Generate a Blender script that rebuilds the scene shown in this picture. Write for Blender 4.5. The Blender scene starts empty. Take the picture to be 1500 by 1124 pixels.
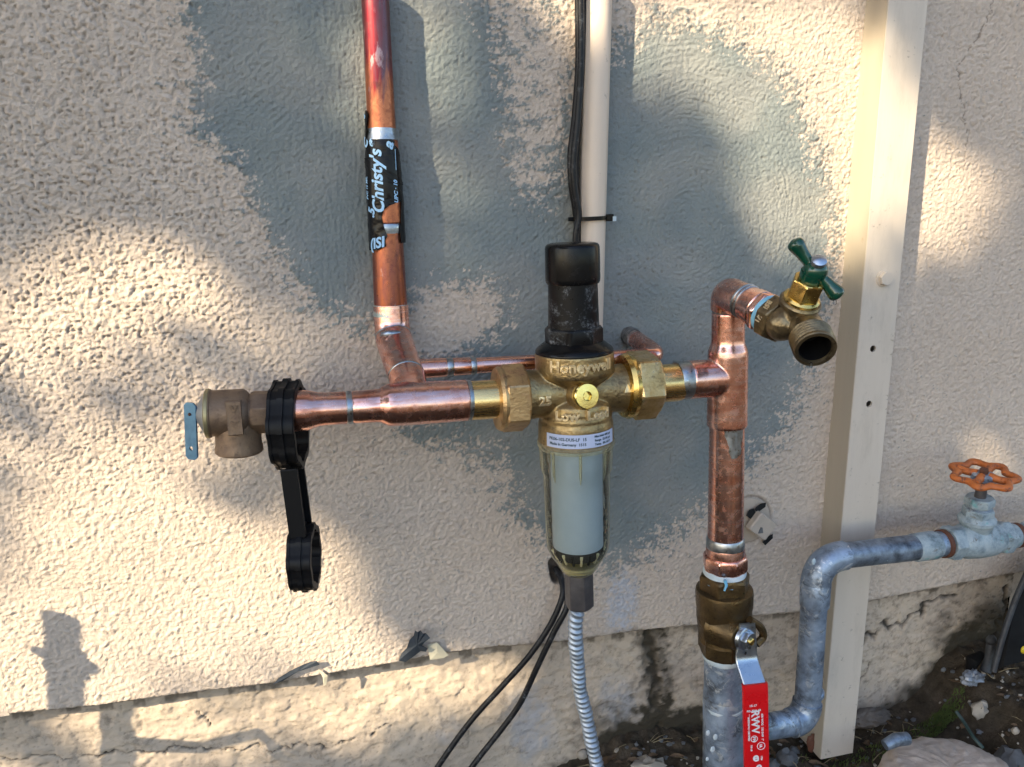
import bpy, math, random
import numpy as np
from mathutils import Vector, Matrix

rng = np.random.default_rng(7)
random.seed(7)
R = math.radians
scene = bpy.context.scene
col = scene.collection

# ------------------------------------------------------------------ camera
F = 1127.0                      # focal length in pixels of a 1500 x 1124 picture
def _n(v):
    v = np.array(v, float); return v / np.linalg.norm(v)
Xc = _n((4700, -327, 1127)); Dn = _n((71, 4908, 1127))
Zc = -Dn; Xc = _n(Xc - Zc * Xc.dot(Zc)); Yc = np.cross(Zc, Xc)
M = np.stack([Xc, Yc, Zc])      # rows: world axes seen in camera space (right, down, forward)
fwd = M[:, 2]; right = M[:, 0]; down = M[:, 1]
CAM = np.array([0, 0, .42]) - fwd * .72
cd = bpy.data.cameras.new('camera'); cam = bpy.data.objects.new('camera', cd); col.objects.link(cam)
rot = Matrix(((right[0], -down[0], -fwd[0]), (right[1], -down[1], -fwd[1]), (right[2], -down[2], -fwd[2])))
cam.matrix_world = Matrix.Translation(Vector(CAM)) @ rot.to_4x4()
cd.sensor_width = 36; cd.lens = 36 * F / 1500; cd.clip_start = .02; cd.clip_end = 500
scene.camera = cam
scene.cycles.transparent_max_bounces = 24

# ------------------------------------------------------------------ light
SUN_AZ, SUN_EL = R(55), R(31)   # to the left of the wall's normal; above the horizon
sdir = np.array([-math.sin(SUN_AZ) * math.cos(SUN_EL), -math.cos(SUN_AZ) * math.cos(SUN_EL), math.sin(SUN_EL)])
w = bpy.data.worlds.new('World'); scene.world = w; w.use_nodes = True
nt = w.node_tree; nt.nodes.clear()
sky = nt.nodes.new('ShaderNodeTexSky'); sky.sky_type = 'NISHITA'; sky.sun_disc = False
sky.sun_elevation = SUN_EL; sky.sun_rotation = math.atan2(sdir[0], sdir[1])
bg = nt.nodes.new('ShaderNodeBackground'); bg.inputs['Strength'].default_value = .14
wo = nt.nodes.new('ShaderNodeOutputWorld')
nt.links.new(sky.outputs[0], bg.inputs[0]); nt.links.new(bg.outputs[0], wo.inputs[0])
sl = bpy.data.lights.new('sun', 'SUN'); so = bpy.data.objects.new('sun', sl); col.objects.link(so)
sl.energy = 5.0; sl.angle = R(.53); sl.color = (1, .83, .58)
so.rotation_euler = Vector(sdir).to_track_quat('Z', 'Y').to_euler(); so.location = (-4, -3, 4)
vs = scene.view_settings; vs.view_transform = 'Standard'; vs.look = 'None'; vs.gamma = 1; vs.use_curve_mapping = False
vs.exposure = 1.24

# ------------------------------------------------------------------ pixels <-> places
def P(px, py, off=0.0):
    """point of the scene seen at photograph position px, py, standing 'off' metres in front of the wall"""
    d = M @ np.array([px - 750, py - 562, F])
    t = (-off - CAM[1]) / d[1]
    return CAM + d * t
def S(p):                       # metres per pixel at p
    return float((np.asarray(p) - CAM).dot(fwd)) / F
def proj(v):                    # vectorised projection -> px, py
    q = (v - CAM) @ M
    return 750 + F * q[:, 0] / q[:, 2], 562 + F * q[:, 1] / q[:, 2]

# ------------------------------------------------------------------ numpy noise
def _hash(ix, iy, seed):
    h = (ix.astype(np.int64) * 374761393 + iy.astype(np.int64) * 668265263 + seed * 974634777) & 0xFFFFFFFF
    h = ((h ^ (h >> 13)) * 1274126177) & 0xFFFFFFFF
    return ((h ^ (h >> 16)) & 0xFFFFFF) / float(0xFFFFFF)
def noise(x, y, seed=0):
    ix = np.floor(x); iy = np.floor(y); fx = x - ix; fy = y - iy
    ux = fx * fx * fx * (fx * (fx * 6 - 15) + 10); uy = fy * fy * fy * (fy * (fy * 6 - 15) + 10)
    def g(dx, dy):
        a = _hash(ix + dx, iy + dy, seed) * 2 * np.pi
        return np.cos(a) * (fx - dx) + np.sin(a) * (fy - dy)
    a = g(0, 0); b = g(1, 0); c = g(0, 1); d = g(1, 1)
    return ((a * (1 - ux) + b * ux) * (1 - uy) + (c * (1 - ux) + d * ux) * uy) * 1.5
def fbm(x, y, o=4, seed=0, gain=.5):
    s = 0; a = 1
    for i in range(o):
        s = s + a * noise(x * 2**i + 17.3 * i, y * 2**i - 9.1 * i, seed + i); a *= gain
    return s
def worley(x, y, seed=0):
    ix = np.floor(x); iy = np.floor(y); best = np.full(x.shape, 9.); sec = best.copy()
    for dx in (-1, 0, 1):
        for dy in (-1, 0, 1):
            cx = ix + dx + _hash(ix + dx, iy + dy, seed); cy = iy + dy + _hash(ix + dx, iy + dy, seed + 50)
            d = np.hypot(cx - x, cy - y)
            sec = np.minimum(sec, np.maximum(best, d)); best = np.minimum(best, d)
    return best, sec
def sstep(a, b, x):
    t = np.clip((x - a) / (b - a), 0, 1); return t * t * (3 - 2 * t)
class Field:
    """polygons given in photograph positions, rasterised and blurred"""
    def __init__(s, polys, blur, x0=-200, y0=-200, x1=1700, y1=1324, st=4):
        s.x0, s.y0, s.st = x0, y0, st
        gx, gy = np.meshgrid(np.arange(x0, x1, st), np.arange(y0, y1, st))
        a = np.zeros(gx.shape)
        for val, poly in polys:
            ins = np.zeros(gx.shape, bool); n = len(poly)
            for i in range(n):
                xa, ya = poly[i]; xb, yb = poly[(i + 1) % n]
                if ya == yb: continue
                c = ((gy < ya) != (gy < yb)) & (gx < (xb - xa) * (gy - ya) / (yb - ya) + xa)
                ins ^= c
            a = np.where(ins, val, a)
        k = max(1, int(blur / st))
        for _ in range(3):
            for ax in (0, 1):
                p = np.pad(a, [(k, k) if q == ax else (0, 0) for q in (0, 1)], 'edge').cumsum(ax)
                p = np.insert(p, 0, 0, ax)
                n = a.shape[ax]
                a = (np.take(p, np.arange(2 * k + 1, 2 * k + 1 + n), ax) - np.take(p, np.arange(0, n), ax)) / (2 * k + 1)
        s.a = a
    def __call__(s, px, py):
        u = np.clip((px - s.x0) / s.st, 0, s.a.shape[1] - 1.001); v = np.clip((py - s.y0) / s.st, 0, s.a.shape[0] - 1.001)
        i = u.astype(int); j = v.astype(int); fu = u - i; fv = v - j; a = s.a
        return (a[j, i] * (1 - fu) + a[j, i + 1] * fu) * (1 - fv) + (a[j + 1, i] * (1 - fu) + a[j + 1, i + 1] * fu) * fv

# ------------------------------------------------------------------ materials
class NT:
    def __init__(s, name):
        s.m = bpy.data.materials.new(name); s.m.use_nodes = True; s.t = s.m.node_tree
        s.b = s.t.nodes['Principled BSDF']; s.out = s.t.nodes['Material Output']
        s.tc = s.t.nodes.new('ShaderNodeTexCoord')
    def n(s, typ, **kw):
        x = s.t.nodes.new(typ)
        for k, v in kw.items():
            if k in x.inputs: x.inputs[k].default_value = v
            else: setattr(x, k, v)
        return x
    def l(s, a, b): s.t.links.new(a, b)
    def noise(s, scale, detail=4, rough=.6, vec=None, stretch=None, dist=0):
        x = s.n('ShaderNodeTexNoise', Scale=scale, Detail=detail, Roughness=rough, Distortion=dist)
        v = vec or s.tc.outputs['Object']
        if stretch:
            mp = s.n('ShaderNodeMapping'); mp.inputs['Scale'].default_value = stretch; s.l(v, mp.inputs[0]); v = mp.outputs[0]
        s.l(v, x.inputs['Vector']); return x.outputs['Fac']
    def ramp(s, fac, stops):
        r = s.n('ShaderNodeValToRGB'); e = r.color_ramp.elements
        while len(e) < len(stops): e.new(.5)
        for i, (p, c) in enumerate(stops):
            e[i].position = p; e[i].color = (c, c, c, 1) if isinstance(c, (int, float)) else (*c, 1)
        s.l(fac, r.inputs[0]); return r.outputs[0]
    def mix(s, f, a, b, mode='MIX'):
        x = s.n('ShaderNodeMix', data_type='RGBA', blend_type=mode)
        for sock, v in ((x.inputs[0], f), (x.inputs[6], a), (x.inputs[7], b)):
            if hasattr(v, 'is_linked'): s.l(v, sock)
            elif isinstance(v, (int, float)): sock.default_value = v
            else: sock.default_value = (*v, 1)
        return x.outputs[2]
    def math(s, op, a, b=0.0, clamp=False):
        x = s.n('ShaderNodeMath', operation=op, use_clamp=clamp)
        for i, v in enumerate((a, b)):
            if hasattr(v, 'is_linked'): s.l(v, x.inputs[i])
            else: x.inputs[i].default_value = v
        return x.outputs[0]
    def attr(s, name):
        return s.n('ShaderNodeAttribute', attribute_name=name).outputs['Fac']
    def bump(s, fac, strength, dist=.001, prev=None):
        b = s.n('ShaderNodeBump', Strength=strength, Distance=dist); s.l(fac, b.inputs['Height'])
        if prev: s.l(prev, b.inputs['Normal'])
        return b.outputs[0]
    def set(s, **kw):
        for k, v in kw.items():
            k = {'base': 'Base Color', 'rough': 'Roughness', 'metal': 'Metallic', 'normal': 'Normal', 'coat': 'Coat Weight',
                 'spec': 'Specular IOR Level', 'trans': 'Transmission Weight', 'ior': 'IOR'}[k]
            if hasattr(v, 'is_linked'): s.l(v, s.b.inputs[k])
            elif isinstance(v, tuple): s.b.inputs[k].default_value = (*v, 1)
            else: s.b.inputs[k].default_value = v
        return s.m

def simple(name, c1, c2, scale=60, rough=(.3, .5), metal=0, bump=.1, bscale=400, spec=.5, coat=0, stretch=None, bdist=.0005):
    t = NT(name); f = t.noise(scale, 5, .65, stretch=stretch)
    t.set(base=t.ramp(f, [(.3, c1), (.7, c2)]), metal=metal, spec=spec, coat=coat)
    t.set(rough=t.ramp(t.noise(scale * 2.3, 3, stretch=stretch), [(.3, rough[0]), (.7, rough[1])]))
    if bump: t.set(normal=t.bump(t.noise(bscale, 3), bump, bdist))
    return t.m

def copper(name, dark=.5, warm=0.0, verdigris=.0):
    t = NT(name)
    big = t.noise(38, 5, .7, dist=.8); fine = t.noise(150, 6, .6, dist=.3); str_ = t.noise(30, 5, .7, stretch=(1, 1, 9))
    c = t.ramp(big, [(.3, (.92, .54, .43)), (.5, (.86, .44, .34)), (.64, (.66, .28, .20)), (.85, (.50, .22, .18))])
    spots = t.ramp(fine, [(.62 - dark * .06, 0.), (.78, .55)])
    c = t.mix(spots, c, (.24, .075, .045))
    pk = t.ramp(str_, [(.46, 0.), (.60, .65)])
    c = t.mix(pk, c, (.86, .60, .56))
    t.set(base=c, metal=1)
    r = t.ramp(fine, [(.35, .19), (.55, .26), (.75, .45)])
    t.set(rough=r, normal=t.bump(t.noise(55, 4, .6), .16, .0015, t.bump(t.noise(600, 2), .06, .0003)))
    return t.m
M_cu = copper('copper'); M_cu2 = copper('copper_weathered', .9)
def riser_copper():
    t = NT('copper_heat_tinted')
    sep = t.n('ShaderNodeSeparateXYZ'); t.l(t.tc.outputs['Object'], sep.inputs[0]); z = sep.outputs[2]
    n1 = t.noise(26, 5, .65, stretch=(2.4, 2.4, .5), dist=.6); n2 = t.noise(150, 5, .7, dist=1.)
    zz = t.math('ADD', z, t.math('MULTIPLY', t.math('SUBTRACT', n1, .5), .16))
    red = t.mix(t.ramp(t.noise(70, 4, .6, stretch=(1, 1, .12)), [(.42, 0.), (.58, 1.)]), (.24, .028, .035), (.15, .085, .10))
    org = t.mix(t.ramp(n2, [(.5, 0.), (.7, .7)]), (.50, .17, .08), (.25, .075, .05))
    f = t.ramp(t.math('MULTIPLY', t.math('SUBTRACT', zz, RZ1), 45, True), [(0., 0.), (1., 1.)])
    c = t.mix(f, org, red)
    low = t.ramp(t.math('MULTIPLY', t.math('SUBTRACT', RZ2, zz), 12, True), [(0., 0.), (1., 1.)])
    streak = t.ramp(t.noise(60, 4, .6, stretch=(1.6, 1.6, .3)), [(.40, 0.), (.56, 1.)])
    mid = t.mix(streak, (.40, .12, .055), (.19, .075, .085))
    c = t.mix(low, c, mid)
    c = t.mix(t.ramp(t.noise(95, 6, .75, dist=.4), [(.54, 0.), (.70, .75)]), c, (.13, .06, .05))
    c = t.mix(t.ramp(t.noise(60, 5, .7, stretch=(1.3, 1.3, .5)), [(.60, 0.), (.66, .6)]), c, (.46, .34, .34))
    t.set(base=c, metal=.85, rough=t.ramp(n2, [(.3, .24), (.7, .5)]), normal=t.bump(t.noise(500, 2), .08, .0004))
    return t.m
M_solder = simple('solder', (.50, .53, .56), (.30, .33, .35), 120, (.22, .5), 1, .35, 160, bdist=.001)
M_solder2 = simple('solder_flux', (.55, .60, .60), (.33, .40, .38), 90, (.3, .55), .7, .4, 130, bdist=.001)
M_brass = simple('turned_brass', (.83, .62, .28), (.72, .50, .22), 50, (.2, .34), 1, .10, 700, stretch=(1, 8, 8))
def cast(name, c1, c2, c3, dark, r=(.3, .55), metal=.85, bs=.5):
    t = NT(name)
    c = t.ramp(t.noise(45, 5, .7), [(.3, c1), (.5, c2), (.72, c3)])
    c = t.mix(t.ramp(t.noise(190, 4, .7), [(.55, 0.), (.72, .7)]), c, dark)
    t.set(base=c, metal=metal, rough=t.ramp(t.noise(90, 4), [(.3, r[0]), (.7, r[1])]),
          normal=t.bump(t.noise(420, 3, .6), bs, .0007, t.bump(t.noise(80, 3), .25, .002)))
    return t.m
M_nut = cast('forged_brass_nut', (.66, .45, .23), (.58, .39, .19), (.45, .24, .14), (.20, .09, .05), (.3, .5))
M_nut2 = cast('forged_brass_yellow', (.72, .56, .34), (.58, .41, .18), (.40, .25, .09), (.16, .09, .04), (.26, .45))
M_body = cast('cast_brass_body', (.48, .35, .17), (.36, .265, .13), (.17, .125, .075), (.06, .042, .028), (.28, .5), .9, .8)
M_bodyhi = cast('cast_brass_lettering', (.95, .83, .56), (.88, .72, .45), (.70, .54, .30), (.25, .17, .09), (.25, .42), bs=.3)
M_bronze = cast('dull_bronze', (.27, .185, .12), (.22, .15, .10), (.165, .11, .08), (.09, .06, .045), (.45, .62), .6, .35)
M_spig = cast('spigot_bronze', (.34, .26, .145), (.22, .17, .10), (.13, .10, .065), (.05, .04, .03), (.28, .5), .9)
M_ballv = cast('aged_brown_brass', (.19, .125, .055), (.125, .085, .04), (.07, .05, .032), (.045, .032, .022), (.22, .5), .8)
def plastic_black(name, rough=(.28, .45), scuff=.0, c=.006):
    t = NT(name)
    base = (c, c, c * 1.1)
    cc = base
    if scuff:
        f = t.math('MULTIPLY', t.ramp(t.noise(60, 6, .75, dist=.5), [(.52, 0.), (.70, 1.)]), t.ramp(t.noise(400, 4, .8), [(.45, 0.), (.65, scuff)]))
        cc = t.mix(f, base, (.42, .45, .48))
    t.set(base=cc, spec=.2, rough=t.ramp(t.noise(120, 4), [(.3, rough[0]), (.7, rough[1])]), normal=t.bump(t.noise(300, 3), .10, .0005))
    return t.m
M_cap = plastic_black('black_plastic', (.14, .3)); M_capd = plastic_black('black_plastic_scuffed', (.25, .5), .7)
M_wrench = plastic_black('black_wrench_plastic', (.38, .5), 0, .008)
M_cable = plastic_black('black_cable_sheath', (.25, .45), .35, .014)
M_bin = plastic_black('black_bin_plastic', (.55, .75), 0, .004)
M_steel = simple('zinc_steel', (.52, .58, .66), (.40, .46, .54), 45, (.22, .4), 1, .12, 350)
M_bluelever = simple('blue_zinc_lever', (.17, .34, .52), (.12, .25, .42), 120, (.28, .42), .75, .1, 500)
def galv(name, paint=.5):
    t = NT(name)
    c = t.ramp(t.noise(40, 5, .65), [(.32, (.38, .47, .60)), (.5, (.26, .33, .43)), (.66, (.10, .12, .15))])
    c = t.mix(t.ramp(t.noise(60, 6, .75, dist=1), [(.55, 0.), (.62, paint)]), c, (.62, .66, .68))
    c = t.mix(t.ramp(t.noise(48, 6, .75, dist=.6, stretch=(1, 1, 1.4)), [(.55, 0.), (.66, .8)]), c, (.07, .065, .06))
    t.set(base=c, metal=.55, rough=t.ramp(t.noise(100, 4), [(.3, .28), (.7, .55)]), normal=t.bump(t.noise(110, 5, .7), .35, .0015))
    return t.m
M_galv = galv('galvanised_painted', .55); M_galv2 = galv('galvanised_weathered', .9)
M_galvd = simple('galvanised_dark_streaked', (.30, .37, .46), (.05, .06, .075), 70, (.3, .55), .5, .5, 120, bdist=.0015)
M_hose = simple('flexible_metal_conduit', (.40, .46, .54), (.25, .29, .34), 60, (.3, .5), .6, .3, 200, bdist=.001)
M_hex = simple('grey_iron_hex', (.15, .14, .14), (.09, .085, .09), 70, (.3, .5), .6, .3, 200)
def vw():
    t = NT('verdigris_painted_brass')
    c = t.ramp(t.noise(60, 6, .7), [(.3, (.42, .48, .50)), (.5, (.29, .36, .40)), (.66, (.12, .17, .20))])
    c = t.mix(t.ramp(t.noise(90, 6, .75, dist=.6), [(.58, 0.), (.66, .8)]), c, (.12, .10, .075))
    c = t.mix(t.ramp(t.noise(75, 5, .7, stretch=(1.2, .8, 1)), [(.60, 0.), (.68, .7)]), c, (.10, .34, .34))
    t.set(base=c, metal=.1, rough=.6, normal=t.bump(t.noise(150, 5, .7), .6, .0012)); return t.m
M_vwhite = vw()
M_ptfe = simple('white_thread_tape', (.62, .66, .68), (.36, .48, .55), 60, (.4, .6), 0, .3, 300)
M_ptfeb = simple('blue_thread_compound', (.10, .38, .62), (.30, .58, .74), 70, (.3, .5), 0, .4, 200, bdist=.001)
def pvc():
    t = NT('painted_pvc_worn')
    c = t.ramp(t.noise(14, 5, .6, stretch=(3, 3, .4)), [(.3, (.70, .585, .48)), (.7, (.63, .52, .415))])
    c = t.mix(t.ramp(t.noise(120, 6, .75, stretch=(1, 1, .5)), [(.62, 0.), (.68, .7)]), c, (.36, .29, .23))
    t.set(base=c, rough=.45, normal=t.bump(t.noise(90, 5, .6, stretch=(1, 1, .4)), .25, .001)); return t.m
M_pvc = pvc(); M_pvc_plain = simple('painted_pvc', (.70, .59, .49), (.64, .53, .43), 14, (.35, .5), 0, .12, 120, stretch=(3, 3, .4), bdist=.001)
def post_mat():
    t = NT('painted_steel_post')
    c = t.ramp(t.noise(9, 4, .6, stretch=(3, 3, .4)), [(.3, (.60, .53, .45)), (.7, (.55, .48, .40))])
    c = t.mix(t.ramp(t.noise(90, 6, .7), [(.63, 0.), (.70, .8)]), c, (.22, .19, .16))
    c = t.mix(t.ramp(t.noise(26, 6, .75, stretch=(2, 2, .5)), [(.52, 0.), (.72, .4)]), c, (.38, .33, .27))
    t.set(base=c, rough=.5, normal=t.bump(t.noise(40, 5, .6, stretch=(4, 4, .5)), .25, .001))
    return t.m
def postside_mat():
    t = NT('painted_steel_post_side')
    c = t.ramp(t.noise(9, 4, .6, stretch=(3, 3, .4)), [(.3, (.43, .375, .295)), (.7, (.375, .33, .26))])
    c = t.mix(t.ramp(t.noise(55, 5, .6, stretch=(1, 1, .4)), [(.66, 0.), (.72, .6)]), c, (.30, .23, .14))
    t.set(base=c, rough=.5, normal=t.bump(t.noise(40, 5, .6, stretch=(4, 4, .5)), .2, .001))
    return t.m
M_post = post_mat(); M_postside = postside_mat()
M_green = simple('green_enamel', (.004, .062, .036), (.003, .045, .027), 60, (.12, .25), 0, .15, 150, coat=.5, bdist=.001)
M_gbrass = simple('yellow_machined_brass', (.80, .58, .20), (.66, .45, .14), 60, (.16, .32), 1, .15, 250)
M_plug = simple('bright_brass_plug', (.88, .72, .28), (.78, .60, .20), 80, (.14, .26), 1, .12, 400)
def orange_mat():
    t = NT('flaking_orange_paint')
    c = t.ramp(t.noise(70, 4), [(.3, (.56, .16, .035)), (.7, (.40, .10, .02))])
    f = t.ramp(t.noise(140, 6, .75, dist=.6), [(.54, 0.), (.60, 1.)])
    c = t.mix(f, c, (.16, .06, .035))
    t.set(base=c, rough=.5, normal=t.bump(f, .5, .0008, t.bump(t.noise(90, 4), .3, .002)))
    return t.m
M_orange = orange_mat()
M_rust = simple('rusted_iron', (.16, .06, .035), (.08, .035, .02), 90, (.6, .8), .2, .5, 200)
M_red = simple('red_vinyl_sleeve', (.66, .008, .012), (.56, .006, .01), 20, (.25, .35), 0, .08, 90, bdist=.001)
def flat(name, c, rough=.5, metal=0):
    t = NT(name); t.set(base=c, rough=rough, metal=metal); return t.m
M_ink = flat('white_print', (.72, .70, .72), .5); M_blueink = flat('pale_blue_print', (.34, .58, .84), .4)
M_sticker = simple('sticker_paper', (.50, .56, .74), (.46, .52, .70), 20, (.3, .4), 0, 0)
M_darkink = flat('dark_print', (.035, .07, .10), .5)
M_tape = plastic_black('glossy_black_tape', (.14, .25), 0, .01)
M_filter = simple('filter_mesh_cloth', (.29, .36, .41), (.24, .31, .355), 30, (.6, .7), 0, .12, 900)
M_dark = flat('dark_void', (.006, .006, .006), .9)
def clear(name, tint=(1, 1, .975), glossr=.03, body=.03, edge=.8):
    m = bpy.data.materials.new(name); m.use_nodes = True; t = m.node_tree; t.nodes.clear()
    N_ = t.nodes.new; Lk = t.links.new
    tr = N_('ShaderNodeBsdfTransparent'); tr.inputs[0].default_value = (*tint, 1)
    gl = N_('ShaderNodeBsdfGlossy'); gl.inputs['Roughness'].default_value = glossr
    df = N_('ShaderNodeBsdfTranslucent'); df.inputs[0].default_value = (.95, .92, .72, 1)
    d2 = N_('ShaderNodeBsdfDiffuse'); d2.inputs[0].default_value = (.92, .89, .68, 1)
    lw = N_('ShaderNodeLayerWeight'); lw.inputs[0].default_value = .35
    mr = N_('ShaderNodeMapRange'); mr.inputs[1].default_value = .35; mr.inputs[2].default_value = 1; mr.inputs[3].default_value = body; mr.inputs[4].default_value = edge
    fr = N_('ShaderNodeFresnel'); fr.inputs[0].default_value = 1.28
    nz = N_('ShaderNodeTexNoise'); nz.inputs['Scale'].default_value = 45; tc = N_('ShaderNodeTexCoord')
    bp = N_('ShaderNodeBump'); bp.inputs['Strength'].default_value = .15; bp.inputs['Distance'].default_value = .002
    Lk(tc.outputs['Object'], nz.inputs[0]); Lk(nz.outputs[0], bp.inputs['Height']); Lk(bp.outputs[0], gl.inputs['Normal']); Lk(bp.outputs[0], fr.inputs['Normal'])
    md = N_('ShaderNodeMixShader'); Lk(df.outputs[0], md.inputs[1]); Lk(d2.outputs[0], md.inputs[2])
    m0 = N_('ShaderNodeMixShader'); Lk(lw.outputs['Facing'], mr.inputs[0]); Lk(mr.outputs[0], m0.inputs[0]); Lk(tr.outputs[0], m0.inputs[1]); Lk(md.outputs[0], m0.inputs[2])
    mx = N_('ShaderNodeMixShader'); o = N_('ShaderNodeOutputMaterial')
    Lk(fr.outputs[0], mx.inputs[0]); Lk(m0.outputs[0], mx.inputs[1]); Lk(gl.outputs[0], mx.inputs[2]); Lk(mx.outputs[0], o.inputs[0]); return m
M_clear = clear('clear_yellowed_plastic'); M_clear2 = clear('clear_plastic_thick', (.95, .94, .80), .12, .25, .6); M_water = clear('water_drop', (.97, .98, 1), .02, 0, .05)

def stucco_mat():
    t = NT('stucco_paint')
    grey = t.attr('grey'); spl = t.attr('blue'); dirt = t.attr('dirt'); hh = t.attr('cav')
    n = t.noise(9, 5, .6)
    beige = t.ramp(n, [(.3, (.63, .535, .45)), (.7, (.58, .485, .40))])
    beige = t.mix(t.ramp(t.noise(40, 5, .7), [(.62, 0.), (.78, .45)]), beige, (.62, .42, .26))
    gr = t.ramp(t.noise(14, 5, .65), [(.3, (.195, .228, .235)), (.7, (.255, .28, .268))])
    gr = t.mix(t.ramp(t.noise(210, 4, .7), [(.66, 0.), (.74, .7)]), gr, (.10, .11, .11))
    c = t.mix(grey, beige, gr)
    c = t.mix(spl, c, (.46, .52, .62))
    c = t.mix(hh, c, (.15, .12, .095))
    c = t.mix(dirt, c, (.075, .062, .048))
    t.set(base=c, rough=.82, spec=.25, normal=t.bump(t.noise(330, 4, .75), 1, .0016))
    return t.m
M_stucco = stucco_mat()
def found_mat():
    t = NT('painted_foundation_concrete')
    n = t.noise(12, 5, .65)
    c = t.ramp(n, [(.3, (.56, .465, .36)), (.55, (.49, .405, .32)), (.75, (.39, .33, .27))])
    c = t.mix(t.ramp(t.noise(48, 8, .8), [(.52, 0.), (.70, .75)]), c, (.17, .14, .11))
    c = t.mix(t.attr('blue'), c, (.36, .38, .42))
    c = t.mix(t.attr('cav'), c, (.05, .042, .035))
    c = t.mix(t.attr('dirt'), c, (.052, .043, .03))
    t.set(base=c, rough=.85, spec=.2, normal=t.bump(t.noise(260, 6, .7), .7, .0012))
    return t.m
M_found = found_mat()
def soil_mat():
    t = NT('damp_soil')
    c = t.ramp(t.noise(45, 6, .75), [(.3, (.035, .028, .018)), (.5, (.065, .05, .034)), (.68, (.11, .085, .06)), (.8, (.075, .08, .03))])
    t.set(base=c, rough=.9, spec=.2, normal=t.bump(t.noise(160, 6, .75), 1, .004)); return t.m
M_soil = soil_mat()
M_stone = simple('pale_stone', (.42, .37, .30), (.30, .26, .21), 40, (.7, .85), 0, .5, 180, bdist=.001)
M_dstone = simple('dark_stone', (.14, .145, .15), (.08, .08, .08), 60, (.6, .8), 0, .5, 180, bdist=.001)
M_conc = simple('weathered_concrete', (.56, .46, .38), (.40, .33, .27), 35, (.75, .9), 0, .7, 150, bdist=.0015)
M_leaf = simple('tree_leaf', (.06, .11, .03), (.04, .08, .02), 20, (.4, .6), 0, 0)
M_bark = simple('tree_bark', (.14, .10, .07), (.08, .06, .045), 12, (.8, .9), 0, .6, 30, bdist=.01)
M_moss = simple('moss', (.09, .12, .025), (.05, .075, .015), 120, (.8, .9), 0, .4, 300)
M_straw = simple('dry_stalks', (.30, .24, .13), (.18, .13, .07), 50, (.6, .8), 0, 0)
M_darkscrap = simple('dark_grey_blue_scrap', (.03, .04, .055), (.02, .028, .04), 80, (.5, .7), 0, .5, 200, bdist=.001)
M_chip = simple('pale_paint_chip', (.55, .52, .40), (.46, .43, .33), 60, (.5, .6), 0, .1, 200)

# ------------------------------------------------------------------ mesh tools
ORG = {}
def thing(name, label, cat, loc, group=None):
    o = bpy.data.objects.new(name, None); col.objects.link(o); o.location = Vector(loc); o.empty_display_size = .02
    o['label'] = label; o['category'] = cat
    if group: o['group'] = group
    ORG[o.name] = np.array(loc, float); return o
def part(name, geo, mat, parent=None, org=None, smooth=True, ang=35, mats=None, midx=None, label=None):
    if any(k in name for k in ('hex', '_nut', 'male_adapter', 'bolt')): ang = 17
    V = []; Fc = []; base = 0
    if isinstance(geo, tuple): geo = [geo]
    for v, f in geo:
        V.append(np.asarray(v, float)); Fc += [tuple(i + base for i in q) for q in f]; base += len(v)
    V = np.concatenate(V)
    if parent is not None: org = ORG[parent.name]
    elif org is None: org = V.mean(0)
    me = bpy.data.meshes.new(name); me.from_pydata((V - org).tolist(), [], Fc); me.materials.append(mat)
    for m2 in mats or []: me.materials.append(m2)
    if midx is not None: me.polygons.foreach_set('material_index', midx)
    me.polygons.foreach_set('use_smooth', [smooth] * len(me.polygons)); me.update()
    if smooth: me.set_sharp_from_angle(angle=R(ang))
    o = bpy.data.objects.new(name, me); col.objects.link(o); ORG[o.name] = np.array(org, float)
    if parent is not None: o.parent = parent
    else: o.location = Vector(org)
    if label: o['label'] = label
    return o
def remesh(o, vox=.0007, it=6):
    m = o.modifiers.new('remesh', 'REMESH'); m.mode = 'VOXEL'; m.voxel_size = vox; m.use_smooth_shade = True
    m = o.modifiers.new('smooth', 'SMOOTH'); m.factor = .5; m.iterations = it
    return o
def tag(o, label, cat, group=None, kind=None):
    if label: o['label'] = label
    if cat: o['category'] = cat
    if group: o['group'] = group
    if kind: o['kind'] = kind
    return o
def frame(d):
    d = _n(d); a = np.array([0, 0, 1.]) if abs(d[2]) < .9 else np.array([1., 0, 0])
    u = _n(np.cross(a, d)); return u, np.cross(d, u), d
def sweep(pts, rad, n=28, cap=True, mod=None, phase=0.0):
    pts = np.asarray(pts, float); k = len(pts); rad = np.broadcast_to(np.asarray(rad, float), (k,))
    T = np.gradient(pts, axis=0); T /= np.linalg.norm(T, axis=1)[:, None] + 1e-12
    u, v, _ = frame(T[0]); V = []; L = np.r_[0, np.cumsum(np.linalg.norm(np.diff(pts, axis=0), axis=1))]
    th = np.arange(n) * 2 * np.pi / n + phase
    for i in range(k):
        u = _n(u - T[i] * u.dot(T[i])); v = np.cross(T[i], u)
        r = rad[i] * (mod(th, L[i]) if mod else 1)
        V.append(pts[i] + (np.cos(th) * r)[:, None] * u + (np.sin(th) * r)[:, None] * v)
    V = np.concatenate(V); Fc = []
    for i in range(k - 1):
        for j in range(n):
            a = i * n + j; b = i * n + (j + 1) % n; Fc.append((a, b, b + n, a + n))
    if cap: Fc.append(tuple(range(n))[::-1]); Fc.append(tuple((k - 1) * n + j for j in range(n)))
    return V, Fc
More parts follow.
